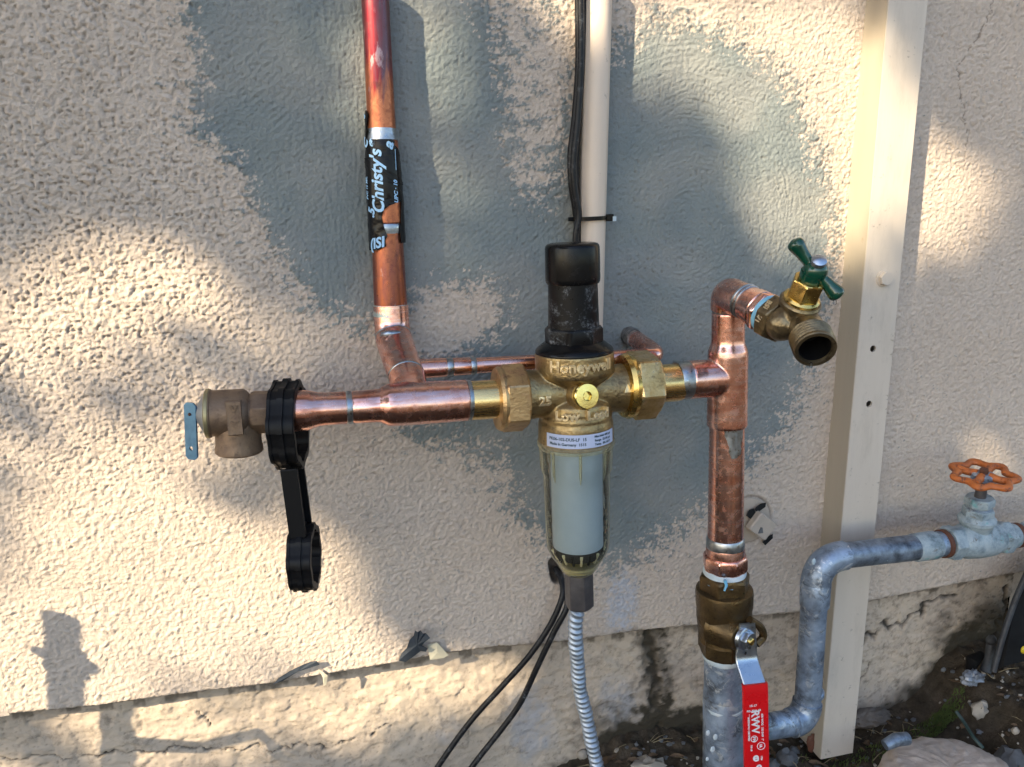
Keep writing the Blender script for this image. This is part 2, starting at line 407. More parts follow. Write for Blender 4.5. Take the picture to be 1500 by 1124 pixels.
def lathe(A, d, prof, n=40, cap=True, phase=0.0, up=None, mod=None):
    """prof: (height along d, radius)"""
    A = np.asarray(A, float); u, v, d = frame(d)
    if up is not None: u = _n(np.asarray(up) - d * np.dot(up, d)); v = np.cross(d, u)
    th = np.arange(n) * 2 * np.pi / n + phase; V = []
    for h, r in prof:
        rr = r * (mod(th, h) if mod else 1)
        V.append(A + d * h + (np.cos(th) * rr)[:, None] * u + (np.sin(th) * rr)[:, None] * v)
    V = np.concatenate(V); Fc = []; k = len(prof)
    for i in range(k - 1):
        for j in range(n):
            a = i * n + j; b = i * n + (j + 1) % n; Fc.append((a, b, b + n, a + n))
    if cap: Fc.append(tuple(range(n))[::-1]); Fc.append(tuple((k - 1) * n + j for j in range(n)))
    return V, Fc
def hexnut(A, d, h0, h1, r, phase=0, up=(0, 0, 1), ch=.12, n=6, bev=.03):
    """chamfered prism, r across corners; corners slightly rounded"""
    k = n * 4; th = np.arange(k) * 2 * np.pi / k
    A = np.asarray(A, float); u, v, d = frame(d); u = _n(np.asarray(up, float) - d * np.dot(up, d)); v = np.cross(d, u)
    ap = r * math.cos(math.pi / n)
    ang = []; rr = []
    for i in range(n):
        c = i * 2 * np.pi / n + phase
        for s, q in ((-bev, 1.0), (bev, 1.0)):
            a = c + s; ang.append(a); rr.append(ap / math.cos(math.pi / n - bev) )
        m = c + math.pi / n
        for s in (-.2, .2):
            ang.append(m + s); rr.append(ap / math.cos(.2))
    ang = np.array(ang); rr = np.array(rr); c = ch * (h1 - h0); V = []
    lim = ap * 1.0
    for h, f in ((h0, 0), (h0 + c * .35, .55), (h0 + c, 1), (h1 - c, 1), (h1 - c * .35, .55), (h1, 0)):
        q = lim * .985 + (rr - lim * .985) * f
        q = np.maximum(q, lim * .5)
        V.append(A + d * h + (np.cos(ang) * q)[:, None] * u + (np.sin(ang) * q)[:, None] * v)
    k = len(ang); Fc = []
    for i in range(5):
        for j in range(k):
            a = i * k + j; b = i * k + (j + 1) % k; Fc.append((a, b, b + k, a + k))
    Fc.append(tuple(range(k))[::-1]); Fc.append(tuple(5 * k + j for j in range(k)))
    return np.concatenate(V), Fc
def box(c, sx, sy, sz, u=(1, 0, 0), v=(0, 1, 0), bev=0.0):
    u = _n(u); v = _n(np.asarray(v) - u * np.dot(u, v)); w_ = np.cross(u, v); c = np.asarray(c, float); V = []
    if not bev:
        for k in (-.5, .5):
            for a, b in ((-.5, -.5), (.5, -.5), (.5, .5), (-.5, .5)): V.append(c + u * a * sx + v * b * sy + w_ * k * sz)
        return np.array(V), [(3, 2, 1, 0), (4, 5, 6, 7), (0, 1, 5, 4), (1, 2, 6, 5), (2, 3, 7, 6), (3, 0, 4, 7)]
    pr = []
    hx, hy = sx / 2, sy / 2
    for cx, cy, a0 in ((hx - bev, hy - bev, 0), (-hx + bev, hy - bev, 90), (-hx + bev, -hy + bev, 180), (hx - bev, -hy + bev, 270)):
        for q in (0, 45, 90): pr.append((cx + bev * math.cos(R(a0 + q)), cy + bev * math.sin(R(a0 + q))))
    return prism(pr, c, u, v, sz, bev * .6)
def prism(poly, c, u, v, h, bev=0.0, taper=None):
    """poly in (u, v), extruded by h along u x v, centred, edges bevelled inward by bev"""
    u = _n(u); v = _n(v); w_ = _n(np.cross(u, v)); poly = np.asarray(poly, float); n = len(poly); ctr = poly.mean(0); V = []
    ring = [(-.5, 0)] if not bev else [(-.5, 1), (-.5 + bev / h, 0)]
    ring += [(.5, 0)] if not bev else [(.5 - bev / h, 0), (.5, 1)]
    for k, ins in ring:
        q = poly
        if ins:
            d = poly - ctr; L = np.linalg.norm(d, axis=1)[:, None]; q = ctr + d * (1 - bev / np.maximum(L, bev * 1.01))
        V.append(np.asarray(c) + q[:, :1] * u + q[:, 1:] * v + w_ * k * h)
    V = np.concatenate(V); Fc = []
    for i in range(len(ring) - 1):
        for j in range(n):
            a = i * n + j; b = i * n + (j + 1) % n; Fc.append((a, b, b + n, a + n))
    Fc.append(tuple(range(n))[::-1]); Fc.append(tuple((len(ring) - 1) * n + j for j in range(n)))
    return V, Fc
def ringplate(outer, inner, c, u, v, h):
    """closed band between two outlines of equal length, thickness h along u x v"""
    u = _n(u); v = _n(v); w_ = _n(np.cross(u, v)); V = []; n = len(outer)
    for pl in (outer, inner):
        pl = np.asarray(pl)
        for k in (-.5, .5): V.append(np.asarray(c) + pl[:, :1] * u + pl[:, 1:] * v + w_ * k * h)
    V = np.concatenate(V); Fc = []
    for j in range(n):
        j2 = (j + 1) % n
        Fc += [(j, j2, n + j2, n + j), (2 * n + j2, 2 * n + j, 3 * n + j, 3 * n + j2), (n + j, n + j2, 3 * n + j2, 3 * n + j), (j2, j, 2 * n + j, 2 * n + j2)]
    return V, Fc
def smoothpath(pts, n=60):
    """Catmull-Rom through the points"""
    p = np.asarray(pts, float); p = np.vstack([2 * p[0] - p[1], p, 2 * p[-1] - p[-2]]); out = []
    m = len(p) - 3; per = max(2, n // m)
    for i in range(m):
        for t in np.arange(per) / per:
            a, b, c, d = p[i:i + 4]
            out.append(.5 * (2 * b + (c - a) * t + (2 * a - 5 * b + 4 * c - d) * t * t + (3 * b - a - 3 * c + d) * t**3))
    out.append(p[-2]); return np.array(out)
def fillet(pts, r, n=10):
    """polyline with rounded corners"""
    pts = [np.asarray(p, float) for p in pts]; out = [pts[0]]
    for i in range(1, len(pts) - 1):
        a, b, c = pts[i - 1:i + 2]; ra = r[i - 1] if isinstance(r, (list, tuple)) else r
        d1 = _n(a - b); d2 = _n(c - b); L = min(ra, .49 * np.linalg.norm(a - b), .49 * np.linalg.norm(c - b))
        s, e = b + d1 * L, b + d2 * L
        for t in np.linspace(0, 1, n): out.append((1 - t)**2 * s + 2 * t * (1 - t) * b + t * t * e)
    out.append(pts[-1]); return np.array(out)
def blob(c, r, sc=(1, 1, 1), n=16, rough=.15, seed=0, freq=2.2):
    V = []; Fc = []; m = n // 2
    for i in range(m + 1):
        for j in range(n):
            a = math.pi * i / m; b = 2 * math.pi * j / n; V.append((math.sin(a) * math.cos(b), math.sin(a) * math.sin(b), math.cos(a)))
    V = np.array(V); k = 1 + rough * (noise(V[:, 0] * freq + seed * 3.1, V[:, 1] * freq + V[:, 2] * 1.7 * freq, seed) + noise(V[:, 2] * freq * 2 + seed, V[:, 0] * freq * 2 - V[:, 1] * 3, seed + 4) * .6)
    V = V * k[:, None] * np.array(sc) * r + np.asarray(c)
    for i in range(m):
        for j in range(n):
            a = i * n + j; b = i * n + (j + 1) % n; Fc.append((a, a + n, b + n, b))
    return V, Fc
def text_geo(body, size, ext=.0003, bold=0.0, space=1.0, bev=0.0, shear=0.0):
    cu = bpy.data.curves.new('lettering', 'FONT'); cu.body = body; cu.size = size; cu.extrude = ext; cu.offset = bold
    cu.space_character = space; cu.align_x = 'CENTER'; cu.align_y = 'CENTER'; cu.resolution_u = 3; cu.bevel_depth = bev; cu.shear = shear
    ob = bpy.data.objects.new('lettering', cu); col.objects.link(ob)
    dg = bpy.context.evaluated_depsgraph_get(); me = bpy.data.meshes.new_from_object(ob.evaluated_get(dg))
    v = np.array([x.co[:] for x in me.vertices]); f = [tuple(p.vertices) for p in me.polygons]
    bpy.data.objects.remove(ob); bpy.data.curves.remove(cu); bpy.data.meshes.remove(me)
    return v, f
def on_plane(g, c, u, v):
    w_ = np.cross(u, v); V = np.asarray(c) + g[0][:, :1] * u + g[0][:, 1:2] * v + g[0][:, 2:] * w_; return V, g[1]
def on_cyl(g, A, d, r, a0, h0, flip=1):
    """wrap text round a cylinder of axis d; angle a0 measured from the direction of the camera"""
    d = _n(d); tocam = _n(CAM - A); f = _n(tocam - d * tocam.dot(d)); s = _n(np.cross(d, f))
    t = a0 + g[0][:, 0] / r; rr = r + g[0][:, 2]
    V = np.asarray(A) + d * (h0 + g[0][:, 1])[:, None] + (np.cos(t) * rr)[:, None] * f + (np.sin(t) * rr)[:, None] * s
    return V, g[1]
def grid_mesh(name, X, Y, Z, mat, attrs, org, parent):
    """X, Y, Z arrays (rows, cols)"""
    h, w_ = X.shape; co = np.stack([X - org[0], Y - org[1], Z - org[2]], -1).reshape(-1, 3).astype(np.float32)
    i = np.arange(h * w_).reshape(h, w_); q = np.stack([i[:-1, :-1], i[:-1, 1:], i[1:, 1:], i[1:, :-1]], -1).reshape(-1).astype(np.int32)
    me = bpy.data.meshes.new(name); me.vertices.add(h * w_); me.vertices.foreach_set('co', co.ravel())
    nf = len(q) // 4; me.loops.add(len(q)); me.loops.foreach_set('vertex_index', q)
    me.polygons.add(nf); me.polygons.foreach_set('loop_start', np.arange(0, nf * 4, 4, dtype=np.int32))
    me.polygons.foreach_set('use_smooth', np.ones(nf, bool)); me.update(calc_edges=True)
    for k, a in attrs.items():
        at = me.attributes.new(k, 'FLOAT', 'POINT'); at.data.foreach_set('value', a.ravel().astype(np.float32))
    me.materials.append(mat); o = bpy.data.objects.new(name, me); col.objects.link(o); o.parent = parent
    ORG[o.name] = np.array(org, float)
    return o

# ================================================================== THE SETTING
def pdist(px, py, pts):
    best = np.full(px.shape, 1e9)
    for (xa, ya), (xb, yb) in zip(pts[:-1], pts[1:]):
        dx, dy = xb - xa, yb - ya; t = np.clip(((px - xa) * dx + (py - ya) * dy) / (dx * dx + dy * dy), 0, 1)
        best = np.minimum(best, np.hypot(px - xa - t * dx, py - ya - t * dy))
    return best
edge_px = [(-200, 1080), (-60, 1060), (0, 1050), (140, 1036), (260, 1020), (400, 1004), (480, 990), (560, 977), (640, 962), (730, 950), (786, 947), (870, 937),
           (950, 925), (1030, 917), (1100, 906), (1180, 898), (1270, 884), (1330, 872), (1400, 858), (1480, 843), (1700, 815)]
edge_w = np.array([P(x, y, 0)[[0, 2]] for x, y in edge_px])
def zedge(x): return np.interp(x, edge_w[:, 0], edge_w[:, 1])
soil_px = [(-200, 1200), (600, 1175), (800, 1140), (860, 1105), (905, 1082), (960, 1074), (1060, 1066), (1140, 1072), (1200, 1084), (1254, 1066), (1297, 1046), (1327, 1028),
           (1354, 1006), (1370, 982), (1397, 954), (1451, 941), (1510, 925), (1700, 900)]
FOFF = -.022
soil_w = np.array([P(x, y, FOFF)[[0, 2]] for x, y in soil_px])
def zsoil(x): return np.interp(x, soil_w[:, 0], soil_w[:, 1])

grey_polys = [
    (1, [(285, -200), (278, 0), (262, 60), (300, 105), (272, 150), (256, 185), (300, 215), (345, 225), (352, 300), (385, 340), (420, 400), (462, 455), (512, 478), (545, 478), (598, 470), (598, 372), (612, 400), (626, 445),
         (652, 440), (690, 415), (735, 425), (760, 440), (800, 440), (850, 420), (850, 318), (770, 318), (748, 250), (742, 200), (734, 90), (700, 0), (680, -200)]),
    (1, [(760, 400), (742, 455), (700, 505), (650, 522), (590, 560), (575, 640), (640, 640), (740, 660), (745, 720), (800, 800), (860, 850), (905, 838), (960, 800), (1020, 760), (1085, 690), (1135, 650),
         (1172, 600), (1178, 540), (1200, 480), (1222, 420), (1228, 350), (1222, 280), (1205, 240), (1188, 180), (1150, 110), (1118, 75), (1068, 52), (1000, 30), (935, 8), (925, 66), (900, 70), (880, 60), (860, 110), (820, 300), (790, 360)])]
F_grey = Field([(.44, [(720, -100), (838, -100), (838, 330), (790, 370), (755, 330)]), (.50, [(560, 640), (660, 640), (745, 740), (800, 830), (700, 760)])] + grey_polys, 28)
F_speck = Field([(1, [(560, 640), (660, 640), (740, 760), (800, 830), (740, 830), (640, 760)]), (1, [(640, 430), (760, 400), (790, 470), (640, 520), (600, 470)]), (.8, [(740, 60), (830, 60), (800, 310), (750, 310)]), (.7, [(260, 60), (340, 60), (420, 380), (330, 320)])], 20)
F_smooth = Field(grey_polys + [(1, [(640, 620), (800, 620), (820, 860), (760, 700)])], 22)
F_rough = Field([(1, [(-200, 150), (330, 200), (430, 420), (330, 640), (-200, 700)]), (.7, [(-200, -200), (270, -200), (270, 160), (-200, 160)])], 60)
def stucco(X, Z):
    px, py = proj(np.stack([X.ravel(), 0 * X.ravel(), Z.ravel()], -1)); px = px.reshape(X.shape); py = py.reshape(X.shape)
    x = X * 1000; z = Z * 1000
    wx = noise(x / 9, z / 9, 3) * 2.2; wz = noise(x / 9, z / 9, 8) * 2.2
    a = fbm((x + wx * .7) / 3.9, (z + wz * .7) / 3.2, 4, 11, .62)
    b1, b2 = worley((x + wx) / 3.5, (z + wz) / 3.1, 5)
    ro = F_rough(px, py); sm = F_smooth(px, py)
    a3 = fbm((x + wx * 1.3) / 6.2, (z + wz * 1.3) / 4.8, 4, 14, .58); am = .75 + .55 * noise(x / 19, z / 17, 15)
    h = am * (.62 * a + .30 * sstep(.0, .55, b1)) + .50 * a3 * (1 + .5 * noise(x / 25, z / 25, 18)) - .2 - .30 * sstep(.12, .0, np.abs(noise((x + wx) / 6.5, (z + wz) / 5.2, 16))) * sstep(-.2, .3, noise(x / 15, z / 15, 17))
    pit = sstep(.36, .60, noise(x / 3.1, z / 2.9, 21) + .25 * noise(x / 17, z / 17, 22)) * (.4 + .6 * ro)
    lowf = sstep(.25, -.75, h); h = h * (.72 + .45 * ro) - pit * 1.15 + .16 * noise(x / 1.7, z / 1.7, 24)
    # trowelled patch: long strokes
    fg = F_grey(px, py); g = fg - .5 + (1 - .9 * sstep(.8, .95, fg)) * (.34 * a + .30 * noise(x / 16, z / 12, 31) + .20 * noise(x / 6, z / 5, 34) + .22 * noise(x / 2.2, z / 2.2, 33)) - .25 * F_speck(px, py) * (.3 + sstep(-.2, .5, a))
    grey = sstep(-.07, .10, g) * (.86 + .14 * sstep(-.4, .4, noise(x / 60, z / 60, 35)))
    cx, cz = P(1010, 330, 0)[[0, 2]] * 1000
    r = np.hypot((x - cx) * 1.05, z - cz); th = np.arctan2(z - cz, x - cx)
    arcs = fbm(r / 1.6 + noise(x / 30, z / 30, 41) * 2.5, th * 3.2 + noise(x / 40, z / 40, 42), 3, 43)
    diag = fbm((x * .8 + z * .6) / 16, (z * .8 - x * .6) / 2.6, 3, 44); vert = fbm(x / 2.0, z / 20, 3, 45)
    wa = sstep(880, 940, px) * sstep(520, 430, py); wv = sstep(400, 500, px) * sstep(640, 600, px) * sstep(520, 430, py)
    st = (arcs * .40 * sstep(8, 30, r) * wa + vert * .34 * wv + diag * .28 * (1 - wa) * (1 - wv)) + .30 * fbm(x / 3.6, z / 3.2, 4, 46, .65) + .55 * fbm(x / 42, z / 42, 2, 47)
    pock = sstep(.58, .72, noise(x / 2.8, z / 4.2, 48) + .2 * noise(x / 25, z / 25, 49)); st = st - pock * .5
    core = sstep(.62, .92, sm)
    hh = (h * (1 - .80 * core) + st * core) + grey * .35 * (1 - core)
    hh = np.where(sm < .3, hh, hh)
    cr = pdist(px + noise(x / 5, z / 5, 61) * 4, py, [(1465, -60), (1452, 18), (1430, 60), (1405, 95), (1404, 122), (1410, 150), (1418, 200), (1412, 250)])
    crack = sstep(1.4, .4, cr) * .7 * (noise(x / 4, z / 4, 62) > -.25)
    hh = hh - crack * .8
    # round electrical box cut in the plaster
    bx, bz = P(1097, 762, 0)[[0, 2]]; rb = np.hypot(X - bx, Z - bz) * 1000
    rad = 26.0
    hh = hh * (1 - sstep(rad + 6, rad, rb) * .8) + sstep(2.2, .8, np.abs(rb - rad)) * -1.2
    hole = pdist(px, py, [(812, 826), (816, 846)]); hh = hh - sstep(10, 6, hole) * 9
    dep = 1.5 * np.tanh(fbm(x / 160, z / 160, 2, 70))
    # rounding of the lower edge
    ze = zedge(X) * 1000; dz = z - ze
    hh = hh - 2.5 * sstep(3.2, 0, dz)
    blue = sstep(.2, .9, Fb(px, py) * (1 + .7 * fbm(x / 6, z / 6, 4, 71, .65))) * .65
    core2 = 1 - core; cav = np.clip(crack * .9 + (pit * (.22 + .3 * ro) + lowf * .22) * core2 + pock * core * .35 + sstep(1.8, .6, np.abs(rb - rad)) * .5 + sstep(11, 7, hole) + .35 * sstep(.75, .9, noise(x / 3.1, z / 3.1, 81)) , 0, 1)  # cracks and hole, plus shade of pits and low spots put into the colour
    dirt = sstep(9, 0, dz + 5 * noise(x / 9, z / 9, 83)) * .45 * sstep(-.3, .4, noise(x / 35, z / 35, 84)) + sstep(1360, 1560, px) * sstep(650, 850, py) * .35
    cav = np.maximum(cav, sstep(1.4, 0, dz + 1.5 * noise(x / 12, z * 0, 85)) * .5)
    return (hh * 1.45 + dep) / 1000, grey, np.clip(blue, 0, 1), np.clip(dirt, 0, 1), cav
Fb = Field([(1, [(898, 835), (925, 828), (935, 880), (925, 925), (880, 925), (893, 880)]), (.6, [(575, 860), (590, 860), (588, 905), (572, 900)])], 14)
HW = thing('house_wall', 'rough beige stucco house wall with grey trowelled patches above its painted foundation', 'wall', (0, 0, 0))
x0 = P(-70, 600, 0)[0]; x1 = P(1590, 300, 0)[0]; z1 = P(600, -60, 0)[2] + .02
st = .00106
nx = int((x1 - x0) / st); nz = int((z1 - zedge(x0 * .5)) / st)
gx = np.linspace(x0, x1, nx); tt = np.linspace(0, 1, nz)
zb = zedge(gx) + (fbm(gx * 1000 / 14, gx * 0, 3, 91) * 1.0 + fbm(gx * 1000 / 3, gx * 0, 2, 92) * .35) / 1000
X = np.broadcast_to(gx, (nz, nx)).copy(); Z = zb[None] + (z1 - zb[None]) * tt[:, None]
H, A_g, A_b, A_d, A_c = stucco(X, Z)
Y = -H
# lip going back under the edge
def lip(a, k): return np.vstack([k, k, a])
Xl = lip(X, X[:1]); Zl = np.vstack([Z[:1] + .004, Z[:1] + .0008, Z]); Yl = np.vstack([Y[:1] * 0 + .028, Y[:1] + .008, Y])
ex = lambda a, v=None: np.vstack([a[:1], a[:1], a])
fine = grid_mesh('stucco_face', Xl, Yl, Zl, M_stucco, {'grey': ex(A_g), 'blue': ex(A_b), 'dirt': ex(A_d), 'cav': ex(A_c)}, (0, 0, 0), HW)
# the wall beyond the detailed area, coarser
def coarse(name, xa, xb, za, zbv, stp):
    gx = np.linspace(xa, xb, max(2, int((xb - xa) / stp))); gz = np.linspace(0, 1, max(2, int(abs(zbv - np.mean(za)) / stp)))
    X = np.broadcast_to(gx, (len(gz), len(gx))).copy(); Z = za + (zbv - za) * gz[:, None] + 0 * X
    o = np.zeros_like(X); H = .0006 * fbm(X * 1000 / 8, Z * 1000 / 8, 2, 3)
    return grid_mesh(name, X, -H, Z, M_stucco, {'grey': o, 'blue': o, 'dirt': o, 'cav': o}, (0, 0, 0), HW)
coarse('stucco_face', -3.2, x0 + .001, zedge(-3.), 2.5, .02); coarse('stucco_face', x1 - .001, 3.4, zedge(3.), 2.5, .02); coarse('stucco_face', x0 - .001, x1 + .001, z1 - .001, 2.5, .02)

# foundation
def foundation(X, Z):
    px, py = proj(np.stack([X.ravel(), 0 * X.ravel() - FOFF, Z.ravel()], -1)); px = px.reshape(X.shape); py = py.reshape(X.shape)
    x = X * 1000; z = Z * 1000
    a = fbm(x / 16, z / 12, 5, 101, .55); b = fbm(x / 55, z / 40, 3, 103); c1, c2 = worley(x / 26 + a * .3, z / 18, 104)
    flake = sstep(.0, .06, noise(x / 30, z / 22, 105) + .25 * a)
    h = .9 * a + .8 * b + .9 * flake - .6 * sstep(.12, 0, c2 - c1) * sstep(-.2, .3, b)
    cr = [[(948, 925), (953, 960), (962, 1000), (958, 1030), (966, 1090)], [(1262, 940), (1283, 930), (1288, 915), (1322, 914), (1345, 895), (1362, 882), (1400, 872)],
          [(1257, 1005), (1266, 990), (1275, 970)], [(0, 1112), (120, 1108), (250, 1098), (380, 1096), (480, 1092), (520, 1083)], [(1472, 860), (1480, 885), (1460, 915), (1457, 935)],
          [(282, 1035), (300, 1052), (312, 1062)], [(545, 1075), (570, 1065)]]
    cw = [6.5, 3.6, 1.6, 1.1, 2.8, 1.2, 1.2]; crk = 0
    for pl, q in zip(cr, cw):
        d = pdist(px + noise(x / 14, z / 14, 110) * 9 + noise(x / 4, z / 4, 113) * 2, py + noise(x / 14, z / 14, 111) * 9 + noise(x / 4, z / 4, 114) * 2, pl); crk = np.maximum(crk, sstep(-.75, -.1, noise(x / 22, z / 22, 116)) * sstep(q * (1.5 + .8 * noise(x / 9, z / 9, 112)), q * .3, d))
    h = h - 3.5 * crk
    dz = (Z - zsoil(X)) * 1000
    ww = sstep(820, 960, px)
    wet = sstep(14 + 22 * ww, 0, dz + 16 * fbm(x / 30, z / 30, 3, 115))
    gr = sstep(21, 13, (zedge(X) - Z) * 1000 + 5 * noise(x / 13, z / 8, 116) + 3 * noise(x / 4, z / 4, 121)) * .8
    spots = sstep(.30, .9, fbm(x / 13, z / 9, 5, 117, .65)) * (.25 + .5 * ww)
    side = sstep(8, 30, 1)
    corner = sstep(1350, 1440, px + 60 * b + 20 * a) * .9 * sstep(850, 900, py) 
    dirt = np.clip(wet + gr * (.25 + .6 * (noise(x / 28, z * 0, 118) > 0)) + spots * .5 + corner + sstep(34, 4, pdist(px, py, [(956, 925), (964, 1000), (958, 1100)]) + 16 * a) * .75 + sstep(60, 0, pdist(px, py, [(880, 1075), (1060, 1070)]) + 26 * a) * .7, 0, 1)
    blue = sstep(.15, .95, Fb2(px, py) * (1 + .5 * fbm(x / 14, z / 14, 4, 119, .65))) * .6
    pk = sstep(.55, .68, noise(x / 3.3, z / 3.3, 120))
    return (h - pk * .8) / 1000, np.clip(blue, 0, 1), dirt, np.clip(crk + pk * .35, 0, 1)
Fb2 = Field([(.9, [(890, 985), (925, 1000), (940, 1060), (900, 1080), (870, 1040)]), (.8, [(745, 1000), (800, 1010), (820, 1090), (760, 1130), (740, 1070)]), (.55, [(620, 1050), (660, 1040), (690, 1080), (640, 1110)])], 14)
fx0 = P(-90, 1100, FOFF)[0]; fx1 = x1; stf = .0017
gx = np.linspace(fx0, fx1, int((fx1 - fx0) / stf)); zl = zsoil(gx) - .05; zh = zedge(gx) + .012; nzf = int((zh - zl).max() / stf)
X = np.broadcast_to(gx, (nzf, len(gx))).copy(); Z = zl[None] + (zh - zl)[None] * np.linspace(0, 1, nzf)[:, None]
H, Bf, Df, Cf = foundation(X, Z)
grid_mesh('foundation', X, -FOFF - H, Z, M_found, {'blue': Bf, 'dirt': Df, 'cav': Cf}, (0, 0, 0), HW)
for xa, xb in ((-3.2, fx0 + .001), (fx1 - .001, 3.4)):
    gx = np.linspace(xa, xb, 60); X = np.broadcast_to(gx, (12, 60)).copy(); Z = -.05 + (zedge(gx)[None] + .06) * np.linspace(0, 1, 12)[:, None]
    o = X * 0; grid_mesh('foundation', X, .022 + o, Z, M_found, {'blue': o, 'dirt': o, 'cav': o}, (0, 0, 0), HW)

# roof eave above, outside the picture
part('roof_eave', [box((0, -.15, 2.62), 6.6, .9, .04), box((0, -.62, 2.58), 6.6, .03, .16)], M_post, HW, smooth=False)

# ground: one sheet, fine near the wall
def gheight(X, Y):
    x = X * 1000; y = Y * 1000
    base = zsoil(X) + (Y - .0) * .22 * np.exp(Y / .35) * -1 * -1
    far = sstep(.5, 2.5, -Y)
    n = 6 * fbm(x / 45, y / 45, 3, 201) + 3.2 * fbm(x / 13, y / 13, 4, 202) + 1.4 * noise(x / 4, y / 4, 203)
    return base * (1 - far) + zsoil(X * 0) * far * 0 + n / 1000
def gsheet(xs, ys):
    X, Y = np.meshgrid(xs, ys); return X, Y
xs = np.concatenate([-np.geomspace(60, .8, 30), np.arange(-.78, 0.0, .02), np.arange(0.0, .78, .0028), np.geomspace(.8, 60, 30)])
ys = np.concatenate([-np.geomspace(60, .42, 40), np.arange(-.41, .03, .003)])
X, Y = gsheet(xs, ys); G = gheight(X, Y)
gr = grid_mesh('ground', X, Y, G, M_soil, {}, (0, 0, 0), None); gr['kind'] = 'structure'
def gz(x, y): return float(gheight(np.array([[x]]), np.array([[y]]))[0, 0])

# shade tree standing to the left, its crown between the sun and the wall
TC = np.array([0, 0, .45]) + sdir * 4.0
open_el = [(650, 800, 140, 150, -30, .2), (690, 260, 90, 220, 0, .55), (510, 330, 50, 200, 0, .3), (960, 300, 60, 160, 0, .3), (60, 560, 150, 120, 0, .5), (60, 965, 170, 110, 0, .8),   # openings of the crown, where they let the sun reach the wall: cx, cy, rx, ry, angle, openness
    (90, 450, 190, 95, -12, .8), (210, 600, 190, 90, -20, .55), (150, 740, 210, 90, -30, .85), (370, 860, 150, 100, -25, 1.0), (220, 860, 160, 90, 0, .7), (480, 945, 90, 45, 0, .8),
    (480, 500, 60, 110, 0, .5), (470, 60, 90, 90, 0, .42), (300, 500, 150, 80, 0, .4), (60, 1115, 220, 50, -8, 1.0), (500, 1030, 240, 45, -10, .95), (250, 1010, 120, 25, -8, .5),
    (560, 80, 60, 120, 0, .75), (740, 40, 130, 110, 0, .95), (770, 190, 80, 130, 0, .5), (870, 30, 40, 60, 0, .9),
    (1010, 50, 130, 90, 0, 1.0), (1180, 190, 90, 190, 8, 1.0), (1080, 130, 150, 60, 30, .8), (1225, 330, 40, 130, 0, .6), (960, 250, 50, 110, 0, .35),
    (1385, 290, 60, 75, 20, .95), (1480, 140, 60, 60, 0, .2), (1340, 560, 90, 50, 0, .25), (1470, 670, 60, 60, 0, .45), (1300, 250, 50, 170, 0, .9), (1490, 300, 40, 50, 0, .2)]
def openness(px, py):
    o = np.zeros(px.shape)
    for cx, cy, rx, ry, an, s in open_el:
        c, sn = math.cos(R(an)), math.sin(R(an)); dx, dy = px - cx, py - cy
        q = np.hypot((dx * c + dy * sn) / (rx * 1.22), (-dx * sn + dy * c) / (ry * 1.22))
        o = np.maximum(o, s * sstep(1.15, .8, q))
    return o
TR = thing('shade_tree', 'leafy shade tree standing left of the wall and dappling its sunlight', 'tree', (TC[0], TC[1], 0))
N = 46000
c = rng.normal(size=(N, 3)); c /= np.linalg.norm(c, axis=1)[:, None]; c *= (rng.random(N)**.45)[:, None]; c = TC + c * np.array([1.25, 1.15, 1.05])
base = c - sdir * (c[:, 1] / sdir[1])[:, None]; px, py = proj(base)
keep = rng.random(N) > np.clip(openness(px, py) * 1.5, 0, 1)**.6
keep &= c[:, 2] > .5
c = c[keep]; N = len(c)
ax = rng.normal(size=(N, 3)); ax /= np.linalg.norm(ax, axis=1)[:, None]
nn = rng.normal(size=(N, 3)) * .8 + sdir * 1.1; sd = np.cross(nn, ax); sd /= np.linalg.norm(sd, axis=1)[:, None]
L = rng.uniform(.022, .042, N)[:, None]
Vv = np.stack([c - ax * L, c + sd * L * .42, c + ax * L, c - sd * L * .42], 1).reshape(-1, 3)
crown = part('crown', (Vv, [(4 * i, 4 * i + 1, 4 * i + 2, 4 * i + 3) for i in range(N)]), M_leaf, TR, smooth=False); crown['kind'] = 'stuff'
tb = np.array([TC[0] - .1, TC[1] - .1, -.05]); tt_ = TC + np.array([0, 0, .3])
part('trunk', sweep(smoothpath([tb, tb + (0, .02, .5), tb + (.08, 0, 1.0), tt_], 16), np.linspace(.09, .03, 16 * 1 + 1 if False else len(smoothpath([tb, tb + (0, .02, .5), tb + (.08, 0, 1.0), tt_], 16))), 14), M_bark, TR)
for k in range(9):
    a = k * 2.4; s = tb + np.array([.05, 0, 1.0 + .09 * k]); e = TC + np.array([math.cos(a), math.sin(a), .2 * math.sin(3 * k) + .1]) * .95
    m_ = (s + e) / 2 + (0, 0, .12)
    b_ = base_ = smoothpath([s, m_, e], 10)
    ppx, ppy = proj(b_ - sdir * (b_[:, 1] / sdir[1])[:, None])
    if (openness(ppx, ppy) > .3).any(): continue
    part('limb', sweep(b_, np.linspace(.03, .008, len(b_)), 8), M_bark, TR)

